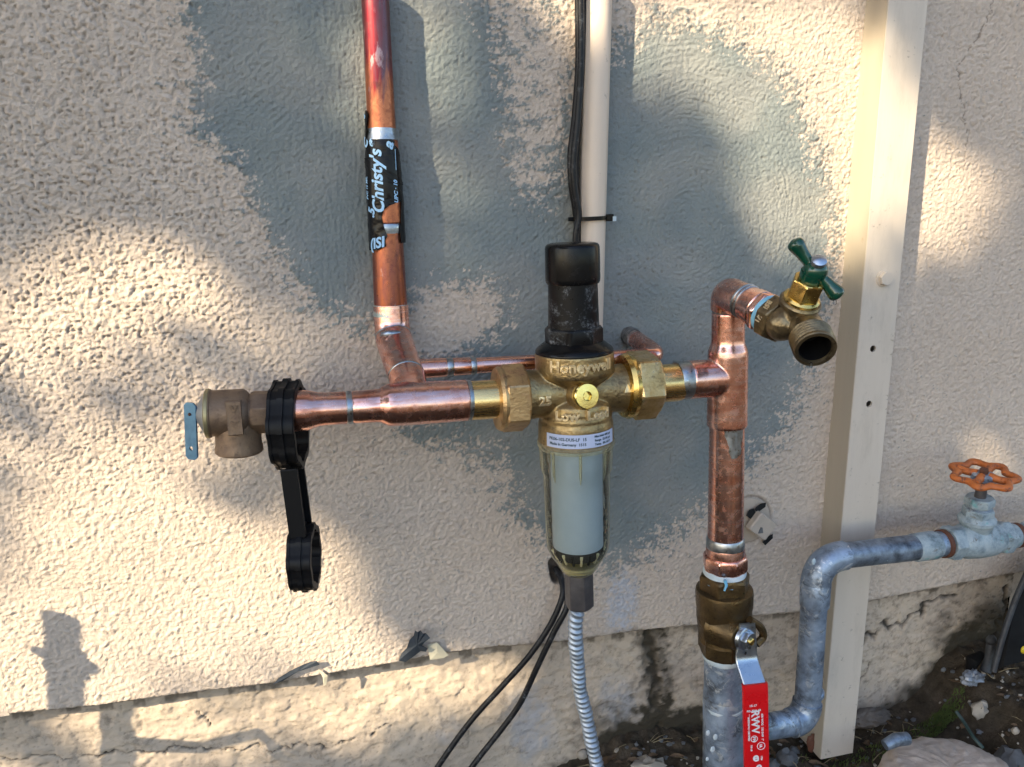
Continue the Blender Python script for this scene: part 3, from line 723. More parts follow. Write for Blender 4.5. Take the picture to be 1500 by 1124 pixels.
# ================================================================== THE PLUMBING
OFF = .105
def seg(a, b, oa, ob=None, ra=None, rb=None, n=32, bulge=None):
    """pipe between two photograph positions; radii in photograph pixels"""
    A = P(*a, oa); B = P(*b, oa if ob is None else ob); rb = rb or ra
    return sweep([A, B], [ra * S(A), rb * S(B)], n)
def lathe_px(A, B, stops, n=40, cap=True, **k):
    """A, B points; stops (fraction, radius in px at that place)"""
    A = np.asarray(A); B = np.asarray(B); d = B - A; L = np.linalg.norm(d)
    return lathe(A, d, [(f * L, r * S(A + d * f)) for f, r in stops], n, cap, **k)
def xfrac(A, B, x):              # fraction along A-B where the photograph's x is reached
    lo, hi = -1., 2.
    fa = proj((A + (B - A) * lo)[None])[0][0] < proj((A + (B - A) * hi)[None])[0][0]
    for _ in range(40):
        m = (lo + hi) / 2; v = proj((A + (B - A) * m)[None])[0][0]
        if (v < x) == fa: lo = m
        else: hi = m
    return m
def yfrac(A, B, y):
    lo, hi = -1., 2.
    fa = proj((A + (B - A) * lo)[None])[1][0] < proj((A + (B - A) * hi)[None])[1][0]
    for _ in range(40):
        m = (lo + hi) / 2; v = proj((A + (B - A) * m)[None])[1][0]
        if (v < y) == fa: lo = m
        else: hi = m
    return m
def lx(A, B, stops, **k): return lathe_px(A, B, [(xfrac(A, B, x), r) for x, r in stops], **k)
def ly(A, B, stops, **k): return lathe_px(A, B, [(yfrac(A, B, y), r) for y, r in stops], **k)

# ---- vertical copper pipe on the left
o1 = P(572, 600, .03); RT = .0143
ra_, rb_ = P(548, -30, .016), P(571, 400, .017)
RZ1 = P(556, 138, .016)[2] - 0; RZ2 = P(565, 330, .016)[2]
CR = thing('copper_pipe', 'upright copper pipe with reddish heat tinted top and silvery solder bands, left of the filter', 'pipe', (o1[0], o1[1], o1[2]))
RZ1 -= o1[2]; RZ2 -= o1[2]
M_riser = riser_copper()
A, B = ra_, P(573, 460, .018)
part('pipe', ly(A, B, [(-28, 20.0), (120, 20.2), (240, 21), (400, 23.5), (455, 24.4)], cap=True), M_riser, CR)
part('coupling', ly(A, B, [(206, 21.5), (208, 22.8), (262, 24), (312, 24.4), (326, 24.6), (328, 23.2)]), M_riser, CR)
part('solder_band', ly(A, B, [(189, 20.9), (194, 21.3), (200, 22), (206, 23.2), (207, 21.5)], mod=lambda t, h: 1 + .01 * np.sin(3 * t)), M_solder, CR)
part('solder_band', ly(A, B, [(328, 23.3), (330, 24.3), (336, 24.2), (342, 23.6)], mod=lambda t, h: 1 + .01 * np.sin(2 * t)), M_solder, CR)
part('solder_band', ly(A, B, [(446, 24.4), (449, 25.3), (457, 25.9), (462, 26.4), (463, 25.2)], mod=lambda t, h: 1 + .012 * np.sin(2 * t + 1)), M_solder2, CR)
pe = [P(572.5, 448, .018), P(575, 492, .020), P(597, 556, .082), P(605, 592, OFF)]
el = fillet(pe, [.016, .012], 8)
rr = np.array([25.6 * S(q) for q in el]); rr[len(rr) // 3:] *= 1.04
part('elbow', sweep(el, rr, 36), M_cu2, CR)
for f in (.30, .70):
    i = int(f * (len(el) - 1)); T = _n(el[i + 1] - el[i - 1]); r = rr[i]
    part('solder_ring', lathe(el[i] - T * .0010, T, [(0, r), (.0003, r * 1.025), (.0016, r * 1.025), (.002, r)], 36), M_solder, CR)
part('solder_blob', blob(P(573, 489, .043), .006, (1.5, .5, .45), 12, .3, 3), M_solder, CR)

# ---- black pipe wrap tape with printing
TA, TB = ly, None
A, B = P(546.5, -30, .016), P(573, 460, .018)
def tape_pt(y, dx):
    f = yfrac(A, B, y); return A + (B - A) * f
d_ = _n(B - A)
def tape_shell(rows, r_px, name, parent, mat, n=30, wr=.6, seed=0):
    """rows: (y, angle from, angle to); angles: 0 faces the camera, + to the right"""
    V = []; m = len(rows)
    for y, a0, a1 in rows:
        c = tape_pt(y, 0); f = _n((CAM - c) - d_ * (CAM - c).dot(d_)); s = _n(np.cross(f, d_)); s = s if s.dot(right) > 0 else -s
        th = np.radians(np.linspace(a0, a1, n)); r = r_px(y) * S(c) * (1 + wr * .05 * noise(th * 2.4 + seed, np.full(n, y / 11.), 5 + seed) + wr * .035 * np.abs(noise(th * 4.5 + y / 17., np.full(n, y / 5.) - th * 2, 9 + seed)))
        V.append(c + np.cos(th)[:, None] * f * r[:, None] + np.sin(th)[:, None] * s * r[:, None])
    V = np.array(V); outer = V.reshape(-1, 3); ctrs = np.repeat([tape_pt(y, 0) for y, _, _ in rows], n, 0); inner = outer + (ctrs - outer) * .05
    Fc = []; K = m * n
    for i in range(m - 1):
        for j in range(n - 1):
            a = i * n + j; Fc.append((a, a + 1, a + n + 1, a + n)); Fc.append((K + a + n, K + a + n + 1, K + a + 1, K + a))
    for i in range(m - 1):
        for j in (0, n - 1): a = i * n + j; Fc.append((a, a + n, K + a + n, K + a))
    for j in range(n - 1): Fc.append((j, j + 1, K + j + 1, K + j)); a = (m - 1) * n + j; Fc.append((a, a + 1, K + a + 1, K + a))
    return part(name, (np.vstack([outer, inner]), Fc), mat, parent)
TP = thing('wrap_tape', 'torn glossy black wrapping tape with pale blue print on the upright copper pipe', 'tape', tape_pt(300, 0))
def rows(pts, k=4):
    out = []
    for (y0, a0, b0), (y1, a1, b1) in zip(pts[:-1], pts[1:]):
        for t in np.arange(k) / k: out.append((y0 + (y1 - y0) * t, a0 + (a1 - a0) * t, b0 + (b1 - b0) * t))
    out.append(pts[-1]); return out
tr = lambda y: np.interp(y, [160, 205, 250, 300, 365], [21.8, 23.9, 26.2, 26.8, 26.4])
tape_shell(rows([(206, -170, 38), (209, -170, 50), (214, -170, 46), (222, -170, 78), (232, -170, 160), (290, -170, 165), (297, -170, 42), (302, -170, 12), (308, -170, -5), (318, -170, -14), (332, -170, -8), (345, -170, 2), (352, -170, -6), (360, -170, -4), (366, -100, -40)], 8), tr, 'tape_wrap', TP, M_tape)
tape_shell(rows([(163, -112, -64), (170, -115, -52), (185, -115, -66), (207, -120, -75)], 3), lambda y: tr(y) + .5, 'tape_end', TP, M_tape)
tape_shell(rows([(285, 62, 165), (320, 55, 165), (345, 48, 165), (356, 50, 165)], 3), lambda y: tr(y) + .3, 'tape_tail', TP, M_tape)
tape_shell(rows([(232, -120, -60), (250, -70, 10), (262, -20, 60), (272, 30, 100)], 3), lambda y: tr(y) + .9, 'tape_overlap', TP, M_tape)
def tape_text(body, size_px, y, ang, name='print_lettering', mat=M_blueink, rotdeg=90, bold=.0004):
    c = tape_pt(y, 0); s_ = size_px * S(c); g = text_geo(body, s_, .00005, bold, shear=.25)
    if len(g[1]) == 0: return
    # text reads bottom-to-top: its x runs up the pipe
    f = _n((CAM - c) - d_ * (CAM - c).dot(d_)); s = _n(np.cross(f, d_)); s = s if s.dot(right) > 0 else -s
    v = g[0]; c_, n_ = math.cos(R(rotdeg)), math.sin(R(rotdeg)); tx = v[:, 0] * c_ - v[:, 1] * n_; ty = v[:, 0] * n_ + v[:, 1] * c_
    r = tr(y) * S(c) * 1.03 + .0004 + v[:, 2]; th = R(ang) + tx / r
    part(name, (c - d_ * ty[:, None] + np.cos(th)[:, None] * f * r[:, None] + np.sin(th)[:, None] * s * r[:, None], g[1]), mat, TP, smooth=False)
tape_text("Christy's", 25, 268, -20)
tape_text('(ISI', 20, 356, -36, rotdeg=10); tape_text('.5', 17, 312, -46, rotdeg=80); tape_text('®', 12, 212, -34, rotdeg=60)
tape_text('a', 22, 215, 22, rotdeg=70); tape_text('PVC 10 MIL', 6.5, 276, -62, bold=.0001); tape_text('C', 17, 212, -66, rotdeg=70)
tape_text('UPC · 10', 8.5, 282, 36, bold=.0002); tape_text('————', 7, 236, 42, bold=.00015); tape_text('c', 12, 172, -80, rotdeg=70)

# ---- small copper branch behind the valve, going back into the wall
SB = thing('copper_branch_pipe', 'thin horizontal copper pipe passing behind the brass valve and turning into the wall', 'pipe', P(800, 530, .06))
A = P(606, 541, .062); B = P(966, 521, .062); C_ = P(930, 497, -.005)
q = fillet([A, B, P(929, 496, .012)], .014, 10)
part('pipe', sweep(q[:1].tolist() + q[1:].tolist(), np.array([11.5 * S(p) for p in q]), 28), M_cu, SB)
part('branch_socket', lx(A, B, [(600, 14.5), (650, 14.2), (654, 13.2)]), M_cu, SB)
part('coupling', lx(A, B, [(663, 12.2), (664, 13.2), (688, 13.0), (690, 12)]), M_cu, SB)
part('solder_ring', lx(A, B, [(653, 12.6), (656, 13.8), (662, 13.6), (664, 12.4)]), M_solder, SB)
part('solder_ring', lx(A, B, [(688, 12.2), (690, 13.2), (695, 12.9), (697, 12.0)]), M_solder, SB)
part('elbow', sweep(q[1:], np.array([12.9 * S(p) for p in q[1:]]), 28), M_cu2, SB)
q2 = [P(920, 490.5, -.004), P(926, 494, .010), P(930.5, 496.5, .018)]
part('stub', sweep(q2, [.0086, .0090, .0082], 24), simple('tarred_copper', (.03, .03, .03), (.35, .33, .31), 130, (.4, .6), .4, .6, 200, bdist=.002), SB)

# ---- left horizontal run: adapter, pipe, tee, up to the filter's tail piece
LRa, LRb = P(440, 601.5, OFF), P(684, 586.5, OFF)
LR = thing('copper_tee_run', 'horizontal copper tee and adapter between the relief valve and the brass filter valve', 'pipe', LRb)
part('adapter', lx(LRa, LRb, [(424, 29.6), (427, 30.2), (450, 29.6), (458, 27.6), (468, 24.8), (476, 24.2), (506, 24.0), (508, 23)]), M_cu, LR)
part('pipe', lx(LRa, LRb, [(500, 22.8), (566, 23.2)]), M_cu, LR)
part('solder_ring', lx(LRa, LRb, [(507, 23.2), (508.5, 24.6), (514, 24.4), (516, 23)], mod=lambda t, h: 1 + .008 * np.sin(3 * t)), M_solder, LR)
part('reducer', lx(LRa, LRb, [(517, 23.1), (519, 23.9), (548, 24.1), (555, 24.6), (560, 25.6)]), M_cu2, LR)
remesh(part('tee', [lx(LRa, LRb, [(548, 23.6), (556, 24.6), (561, 27.5), (568, 30.8), (574, 31.6), (600, 31.6), (640, 30.9), (676, 30.2), (684, 30.0)], n=48), sweep([P(597, 568, .088), P(605, 592, OFF)], [27.5 * S(P(600, 570, .09))] * 2, 36)], M_cu, LR), .0007, 8)
part('solder_ring', lx(LRa, LRb, [(683, 28), (684.5, 30.2), (687, 30), (690, 28.6)]), M_solder, LR)

# ---- filter / regulator valve
VT, VB = P(838, 359, OFF), P(848, 862, OFF)
ax = _n(VB - VT)
FV = thing('water_filter_valve', 'brass water valve with black bonnet and clear filter bowl amid the copper pipes', 'valve', P(843, 575, OFF))
V = lambda st, **k: ly(VT, VB, st, **k)
part('cap', V([(355.5, 22), (356, 33), (357.5, 37.5), (360, 39.5), (363, 40.2), (388, 40.4), (407, 40.4), (412, 40), (415, 38.4)], n=64), M_cap, FV)
part('bonnet', V([(413, 36.2), (440, 36.6), (470, 37.2), (480, 37.8)], n=64), M_capd, FV)
A = VT + (VB - VT) * yfrac(VT, VB, 478); hL = np.linalg.norm((VB - VT) * (yfrac(VT, VB, 504) - yfrac(VT, VB, 478)))
part('bonnet_hex', hexnut(A, ax, 0, hL, 43.5 * S(A), phase=R(8), up=_n(CAM - A), ch=.14, n=8), M_capd, FV)
part('bonnet_flange', V([(499, 42), (504, 49), (509, 55.2), (512, 57), (515, 57.2), (518, 56.5)], n=64), M_cap, FV)
BLa, BLb = P(770, 578.5, OFF), P(914, 568, OFF)
remesh(part('valve_body', [V([(514, 56.8), (516, 57.8), (541, 57.8), (546, 56.5), (551, 50), (557, 42), (566, 36), (590, 36)], n=64),
    V([(566, 33), (578, 38), (583, 45), (587, 50), (598, 52.2), (600, 51.4), (602, 51.6), (605, 53.2), (608, 53.4), (610, 52.8), (613, 53.4), (616, 54.4), (620, 54.8), (643, 55.4), (648, 54.4)], n=64),
    lx(BLa, BLb, [(764, 36), (768, 36.5), (778, 36.2), (795, 34), (815, 33), (843, 37), (870, 33), (890, 34), (905, 35.5), (918, 36.5)], n=48),
    blob(P(843, 578, OFF - .004), .0235, (1.05, 1.0, 1.12), 32, .04, 5)], M_body, FV), .0008, 5)
# hex plug
pc = P(843, 578, OFF); toC = _n(np.array([.10, -1, .16])); r_ = 19 * S(pc)
pA = P(857, 580, OFF + .026)
part('plug_boss', lathe(pA - toC * .012, toC, [(0, r_ * 1.2), (.008, r_ * 1.12), (.011, r_ * 1.0)], 36), M_body, FV)
pl = part('plug', [lathe(pA, toC, [(-.002, r_ * .92), (.0006, r_ * .98), (.0035, r_ * .98), (.0044, r_ * .9), (.0046, r_ * .36)], 40, cap=False),
                   lathe(pA, toC, [(.0046, r_ * .36), (.0016, r_ * .32)], 6, cap=False), lathe(pA, toC, [(.0014, r_ * .4), (.0018, r_ * .4)], 6)], M_plug, FV)
# lettering cast on the body
def cast_text(body, size_px, y, ang, rpx, ext=.0008, sp=1.0, tilt=0):
    f_ = yfrac(VT, VB, y); c = VT + (VB - VT) * f_; s_ = S(c); g = text_geo(body, size_px * s_, ext, .00025, sp, bev=.00015)
    if tilt: v = g[0]; v[:, 1] += v[:, 0] * tilt
    part('cast_lettering', on_cyl(g, c, -ax, rpx * s_, R(ang), 0), M_bodyhi, FV, ang=50)
cast_text('Honeywell', 21.5, 527, 11, 57.6, .0017, 1.0)
cast_text('Low  Lead', 18.5, 595, 12, 55.0, .0026, 1.0)
bax = _n(BLb - BLa)
def barrel_text(body, size_px, x, ang, rpx):
    c = BLa + (BLb - BLa) * xfrac(BLa, BLb, x); s_ = S(c); g = text_geo(body, size_px * s_, .0007, .0003, 1, bev=.00015)
    f = _n((CAM - c) - bax * (CAM - c).dot(bax)); u = _n(np.cross(bax, f)); u = u if u[2] > 0 else -u
    r = rpx * s_ + g[0][:, 2]; th = R(ang) + g[0][:, 1] / r
    part('cast_lettering', (c + bax * g[0][:, :1] + np.cos(th)[:, None] * f * r[:, None] + np.sin(th)[:, None] * u * r[:, None], g[1]), M_bodyhi, FV, ang=50)
barrel_text('25', 19, 789, -20, 34.6); barrel_text('Δ', 14, 906, -4, 35.6)
# sticker
def sticker():
    f0, f1 = yfrac(VT, VB, 621.5), yfrac(VT, VB, 640.5); n = 30; V_ = []
    c0 = VT + (VB - VT) * f0; c1 = VT + (VB - VT) * f1; fr = _n((CAM - c0) - ax * (CAM - c0).dot(ax)); s = _n(np.cross(-ax, fr))
    for c in (c0, c1):
        for t in np.radians(np.linspace(-47, 68, n)):
            for dr in (0, .0002): V_.append(c + (np.cos(t) * fr + np.sin(t) * s) * (55.4 * S(c) + .0003 + dr))
    Fc = []
    for j in range(n - 1):
        a = 2 * j; b = a + 2 * n; Fc += [(a + 1, a + 3, b + 3, b + 1), (a, b, b + 2, a + 2), (a, a + 2, a + 3, a + 1), (b, b + 1, b + 3, b + 2)]
    Fc += [(0, 1, 2 * n + 1, 2 * n), (2 * n - 2, 4 * n - 2, 4 * n - 1, 2 * n - 1)]
    st_ = part('label_sticker', (np.array(V_), Fc), M_sticker, FV, ang=50); ORG[st_.name] = ORG[FV.name]
    for body, sz, y, an in (('FK06-102-DUS-LF  15', 5.3, 628, -13), ('Made in Germany  1515', 4.8, 635, -13), ('Max.Inlet 400 psi', 3.8, 625.5, 43), ('Range  22-90 psi', 3.8, 631, 43), ('Temp.  80-160 F', 3.8, 636.5, 43)):
        c = VT + (VB - VT) * yfrac(VT, VB, y); g = text_geo(body, sz * S(c) * 1.15, .00002, .00012)
        g[0][:, 2] += .0006
        part('sticker_print', on_cyl(g, c, -ax, 55.4 * S(c), R(an), 0), M_darkink, st_, smooth=False)
sticker()
# bowl
part('bowl_collar', V([(642, 55.5), (644, 57), (648, 57.2), (652, 55)], n=64, cap=False), M_clear2, FV)
part('filter_bowl', V([(648, 55), (652, 54.6), (684, 52.6), (690, 49.6), (720, 48.6), (770, 47.2), (792, 46.4), (800, 45), (810, 41), (818, 35), (824, 30.5)], n=64, cap=False), M_clear, FV)
part('filter_element', V([(648, 37.4), (650, 38), (700, 37.6), (796, 37), (800, 36)], n=48), M_filter, FV)
part('element_base', V([(797, 37.6), (806, 37.2), (811, 34)], n=40), M_dark, FV)
M_vtooth = flat('cream_plastic', (.62, .58, .36), .3)
for k in range(18):
    a = k * 2 * math.pi / 18 + .2; c0 = VT + (VB - VT) * yfrac(VT, VB, 800); c1 = VT + (VB - VT) * yfrac(VT, VB, 815); u, v, _ = frame(ax)
    dr = math.cos(a) * u + math.sin(a) * v
    part('bowl_tooth', sweep([c0 + dr * 38.5 * S(c0), c1 + dr * 31 * S(c0)], [.0013, .0012], 8), M_vtooth if k % 2 else M_cap, FV)
for a in range(0, 360, 45):
    u, v, _ = frame(ax); dr = math.cos(R(a + 12)) * u + math.sin(R(a + 12)) * v; ps = [VT + (VB - VT) * yfrac(VT, VB, y) for y in (650, 682, 694)]
    part('bowl_rib', sweep([ps[0] + dr * 52.5 * S(ps[0]), ps[1] + dr * 51 * S(ps[1]), ps[2] + dr * 48.5 * S(ps[2])], [.0013, .0012, .0003], 8), M_clear2, FV)
part('bowl_ring', V([(819, 28), (820, 30.5), (823, 31.2), (826, 30), (828, 27.6), (832, 26), (835, 24), (838, 20)], n=48), M_clear2, FV)
part('drain_ring', V([(824, 27), (826, 28), (829, 27), (832, 25.5)], n=48), flat('olive_plastic', (.42, .38, .16), .25), FV)
A = P(847.5, 836, OFF); Bq = P(849, 888, OFF); hL = np.linalg.norm(Bq - A)
part('drain_hex', hexnut(A, Bq - A, 0, hL, 21.5 * S(A), phase=R(38), up=_n(CAM - A), ch=.03), M_hex, FV)
# unions
LU = _n(LRb - LRa)
def union(xa, xb, xr0, xr1, r, phase, Aq, Bq_, m, mr):
    d = Bq_ - Aq; L = np.linalg.norm(d); a = Aq + d * xfrac(Aq, Bq_, xa); hl = np.linalg.norm(d) * (xfrac(Aq, Bq_, xb) - xfrac(Aq, Bq_, xa))
    part('union_nut', hexnut(a, d, 0, hl, r * S(a), phase=phase, up=(0, 0, 1), ch=.10), m, FV)
    part('union_collar', lx(Aq, Bq_, [(xr0 - 1, r * .72), (xr0, r * .88), ((xr0 + xr1) / 2, r * .93), (xr1, r * .90)]), mr, FV)
UA, UB = P(690, 587, OFF), P(770, 582, OFF)
union(733, 768, 727, 736, 51.5, R(90 - 32), UA, UB, M_nut, M_nut)
part('tail_piece', lx(UA, UB, [(682, 27), (688, 28.6), (728, 28.8), (735, 30)]), M_brass, FV)
VA, VB2 = P(912, 566, OFF), P(995, 560, OFF)
union(921, 957, 911, 923, 52, R(90 - 52), VA, VB2, M_nut2, M_gbrass)
part('tail_piece', lx(VA, VB2, [(952, 28.4), (960, 28.2), (990, 27.8), (995, 27)]), M_brass, FV)

# ---- pressure relief valve at the left end
RVa, RVb = P(304, 606, OFF), P(440, 602, OFF)
RV = thing('relief_valve', 'dull bronze relief valve with a small blue lever at the left end of the run', 'valve', P(350, 606, OFF))
part('body', lx(RVa, RVb, [(300, 30), (302, 35.2), (306, 36.2), (309.5, 35.6), (311, 34), (350, 34.8), (357, 35), (362, 32), (366, 27.5), (372, 26)], n=48), M_bronze, RV)
part('rim', lx(RVa, RVb, [(301, 34), (302.5, 36.4), (307, 36.8), (309, 35)], n=48), simple('dull_yellow_rim', (.40, .35, .20), (.30, .26, .15), 60, (.4, .5), .7, .2), RV)
d = RVb - RVa; a = RVa + d * xfrac(RVa, RVb, 368); hl = np.linalg.norm(d) * (xfrac(RVa, RVb, 400) - xfrac(RVa, RVb, 368))
part('hex', hexnut(a, d, 0, hl, 32 * S(a), phase=R(22), ch=.18, n=8), M_bronze, RV)
part('inlet', lx(RVa, RVb, [(396, 24), (430, 24)]), M_bronze, RV)
OA, OB = P(348, 612, OFF), P(351, 668, OFF)
part('outlet', [ly(OA, OB, [(615, 30), (638, 32.2), (650, 32.4), (654, 33.6), (660, 33.8), (662, 32), (662, 27)], n=48, cap=False), ly(OA, OB, [(662, 27), (650, 26)], n=48)], M_bronze, RV)
pc = P(343.5, 613, OFF + 36 * S(RVa) * 1.0)
fv = _n(np.array([0, -1, .06])); uu = _n(np.cross(fv, [0, 0, 1.]) * -1)
part('arrow_plate', prism([(-.0052, -.0125), (.0052, -.0125), (.0052, .0125), (-.0052, .0125)], pc - fv * .002, uu * 1, np.cross(fv, uu), .006, .0008), M_bronze, RV, smooth=False)
for sy, fl in ((.0075, 1), (-.004, 1)):
    g = text_geo('v', .011, .0004, .0003); part('arrow_mark', on_plane(g, pc + fv * .0012 + np.array([0, 0, sy]), uu if uu[0] > 0 else -uu, np.array([0, 0, 1.])), M_bronze, RV, smooth=False)
part('bonnet_cone', lx(RVa, RVb, [(287, 11), (289, 12.5), (300, 31), (302, 32)]), simple('grey_zinc', (.36, .36, .35), (.27, .27, .27), 60, (.4, .55), .6, .2, stretch=(8, 1, 1)), RV)
part('stem', lx(RVa, RVb, [(274, 4), (290, 4)]), M_steel, RV)
lc = P(280, 632, OFF + .003); lu = P(283, 591, OFF + .003) - P(286, 674, OFF + .003); n_l = _n(np.array([-.55, -1, .15])); ll = np.linalg.norm(lu)
lv = _n(np.cross(lu, n_l)); wd = 9.8 * S(lc)
def rect_hole_plate(w_, h_, holes, c, u, v, th, nseg=12):
    """rounded plate with round holes: bmesh-free, as strips between hole rings and outline bands"""
    V_ = []; F_ = []
    ys = [h_ / 2] + sum([[(hy + hr * 1.6), (hy - hr * 1.6)] for hy, hr in holes], []) + [-h_ / 2]
    def addp(outer, inner):
        v_, f_ = ringplate(outer, inner, c, u, v, th); b = sum(len(q) for q in V_); V_.append(v_); F_.extend([tuple(i + b for i in f) for f in f_])
    for i, (hy, hr) in enumerate(holes):
        t = np.arange(32) * 2 * np.pi / 32 + np.pi / 32; top, bot = ys[1 + 2 * i], ys[2 + 2 * i]; hh = (top - bot) / 2
        c_, s_ = np.cos(t), np.sin(t); k = np.minimum((w_ / 2) / np.maximum(abs(c_), 1e-6), hh / np.maximum(abs(s_), 1e-6))
        outer = np.stack([c_ * k, s_ * k + hy], -1); inner = np.stack([c_ * hr, s_ * hr + hy], -1); addp(outer, inner)
    b = w_ * .22
    for t0, b0, rt, rb_ in [(ys[0], ys[1], 1, 0)] + [(ys[2 + 2 * i], ys[3 + 2 * i], 0, 1 if i == len(holes) - 1 else 0) for i in range(len(holes))]:
        pl = [(-w_ / 2, b0), (w_ / 2, b0), (w_ / 2, t0), (-w_ / 2, t0)]
        if rt: pl = [(-w_ / 2, b0), (w_ / 2, b0), (w_ / 2, t0 - b), (w_ / 2 - b, t0), (-w_ / 2 + b, t0), (-w_ / 2, t0 - b)]
        if rb_: pl = [(-w_ / 2, b0 + b), (-w_ / 2 + b, b0), (w_ / 2 - b, b0), (w_ / 2, b0 + b), (w_ / 2, t0), (-w_ / 2, t0)]
        v_, f_ = prism(pl, c, u, v, th); bb = sum(len(q) for q in V_); V_.append(v_); F_.extend([tuple(i + bb for i in f) for f in f_])
    return np.concatenate(V_), F_
part('lever', rect_hole_plate(wd * 2, ll, [(ll * .30, wd * .22), (-ll * .30, wd * .34)], lc, lv, _n(lu), .0016), M_bluelever, RV, smooth=False)
part('lever_pin', lathe(lc + _n(lu) * ll * .30 - n_l * .0015, n_l, [(0, wd * .24), (.0028, wd * .24), (.0034, wd * .15)], 14), M_rust, RV)
part('lever_fork', box(lc + _n(lu) * ll * .28 - n_l * .004 + (.003, 0, 0), wd * 1.3, ll * .25, .006, lv, lu), M_steel, RV, smooth=False)

# ---- black plastic filter wrench hanging on the run
WR = thing('filter_wrench', 'black plastic double ring wrench hanging from the horizontal copper pipe', 'wrench', P(430, 700, OFF))
wd_ = _n(np.array([.16, 1, 0]))          # into the wall, turned so that the far side shows on the right
up1 = P(420, 556, OFF) - P(447, 868, OFF); up1 = _n(up1 - wd_ * up1.dot(wd_))
def lobed(r, n_l, amp, k=96, sq=.3, rot=0):
    t = np.arange(k) * 2 * np.pi / k; q = np.cos(n_l * (t + rot)); rr = r + amp * np.sign(q) * np.abs(q)**sq; return np.stack([np.cos(t) * rr, np.sin(t) * rr], -1)
def ring_part(name, c, ro, ri, th, n_l, rib):
    a = lobed(ro, n_l, ro * .035, rot=.2); b = lobed(ri, n_l, ri * .05, rot=.2)
    part(name, [ringplate(a, b, c, wd_, up1, th), ringplate(a * (1 + rib), b * .99, c, wd_, up1, th * .22), ringplate(a * (1 + rib * .5), b * 1.02, c + _n(np.cross(wd_, up1)) * th * .42, wd_, up1, th * .10),
                ringplate(a * (1 + rib * .5), b * 1.02, c - _n(np.cross(wd_, up1)) * th * .42, wd_, up1, th * .10)], M_wrench, WR, ang=30)
cb = P(423, 622, OFF - .004); s_ = S(cb)
ring_part('large_ring', cb, 62 * s_, 52.5 * s_, 38 * s_, 8, .06)
cs = P(446, 816, OFF - .004)
ring_part('small_ring', cs, 47 * S(cs), 38 * S(cs), 34 * S(cs), 8, .06)
ha = P(428, 682, OFF - .004); hb = P(441, 776, OFF - .004); hm = (ha + hb) / 2; hl = np.linalg.norm(ha - hb)
nW = _n(np.cross(wd_, up1))
part('handle', [box(hm, .026, hl * 1.06, .0035, wd_, ha - hb, .001), box(hm - wd_ * .0125, .003, hl * 1.06, 24 * s_, wd_, ha - hb, .001), box(hm + wd_ * .0125, .003, hl * 1.06, 24 * s_, wd_, ha - hb, .001)], M_wrench, WR, smooth=False)

# ---- right copper tee with the riser and elbow
RTa, RTb = P(994, 557.5, OFF), P(1066, 553, OFF)
VTt, VBt = P(1067, 452, OFF), P(1062, 842, OFF)
RC = thing('copper_tee_riser', 'upright copper tee and pipe right of the filter, between garden tap and ball valve', 'pipe', P(1064, 556, OFF))
part('solder_ring', lx(RTa, RTb, [(990, 27.2), (993, 28.4), (1004, 28.8), (1008, 27.6)], mod=lambda t, h: 1 + .012 * np.sin(3 * t + h * 300)), M_solder, RC)
remesh(part('tee', [lx(RTa, RTb, [(1006, 27), (1008, 28.4), (1026, 28.4), (1034, 27.6), (1066, 27)]),
    ly(VTt, VBt, [(457, 23.0), (459, 23.9), (497, 23.9), (503, 24.6), (513, 28.2), (520, 29.0), (560, 28.8), (600, 28.8), (622, 29.0), (624.5, 28.0)], n=48),
    blob(P(1060, 554, OFF), 27.5 * S(P(1060, 554, OFF)), (1, 1, 1), 24, 0, 0)], M_cu, RC), .0007, 9)
part('solder_ring', ly(VTt, VBt, [(448, 21), (451, 23.4), (456, 23.8), (458, 23)], n=40), M_solder, RC)
part('pipe', ly(VTt, VBt, [(618, 25.2), (800, 25.6)], n=40), M_cu, RC)
def shell_on(At, Bt, rws, rpx, n=16):
    d0 = _n(Bt - At); V_ = []; m = len(rws)
    for y, a0, a1 in rws:
        c = At + (Bt - At) * yfrac(At, Bt, y); f = _n((CAM - c) - d0 * (CAM - c).dot(d0)); s = _n(np.cross(f, d0)); s = s if s.dot(right) > 0 else -s
        th = np.radians(np.linspace(a0, a1, n)); e = np.sin(np.linspace(0, np.pi, n))**.4
        r = rpx * S(c) * (1 + .018 * e * (1 + .5 * np.sin(y * .9))); V_.append(c + np.cos(th)[:, None] * f * r[:, None] + np.sin(th)[:, None] * s * r[:, None])
    V_ = np.concatenate(V_); F_ = [(i * n + j, i * n + j + 1, (i + 1) * n + j + 1, (i + 1) * n + j) for i in range(m - 1) for j in range(n - 1)]
    return V_, F_
part('solder_smear', shell_on(VTt, VBt, [(623, -8, 66), (632, -6, 62), (640, 2, 60), (648, 8, 52), (655, 6, 54), (660, 12, 50), (664, 16, 34)], 25.25), M_solder, RC)
part('solder_band', ly(VTt, VBt, [(786, 25.7), (788, 27), (800, 27.6), (802, 26.5)], n=40, mod=lambda t, h: 1 + .01 * np.sin(3 * t)), M_solder, RC)
A = VTt + (VBt - VTt) * yfrac(VTt, VBt, 800); dd = VBt - VTt; L_ = np.linalg.norm(dd)
part('male_adapter', [ly(VTt, VBt, [(799, 27.2), (802, 28), (814, 28.2)], n=40),
     hexnut(A, dd, L_ * (yfrac(VTt, VBt, 812) - yfrac(VTt, VBt, 800)), L_ * (yfrac(VTt, VBt, 833) - yfrac(VTt, VBt, 800)), 33 * S(A), phase=R(14), up=_n(CAM - A), ch=.2, n=8)], M_cu2, RC)
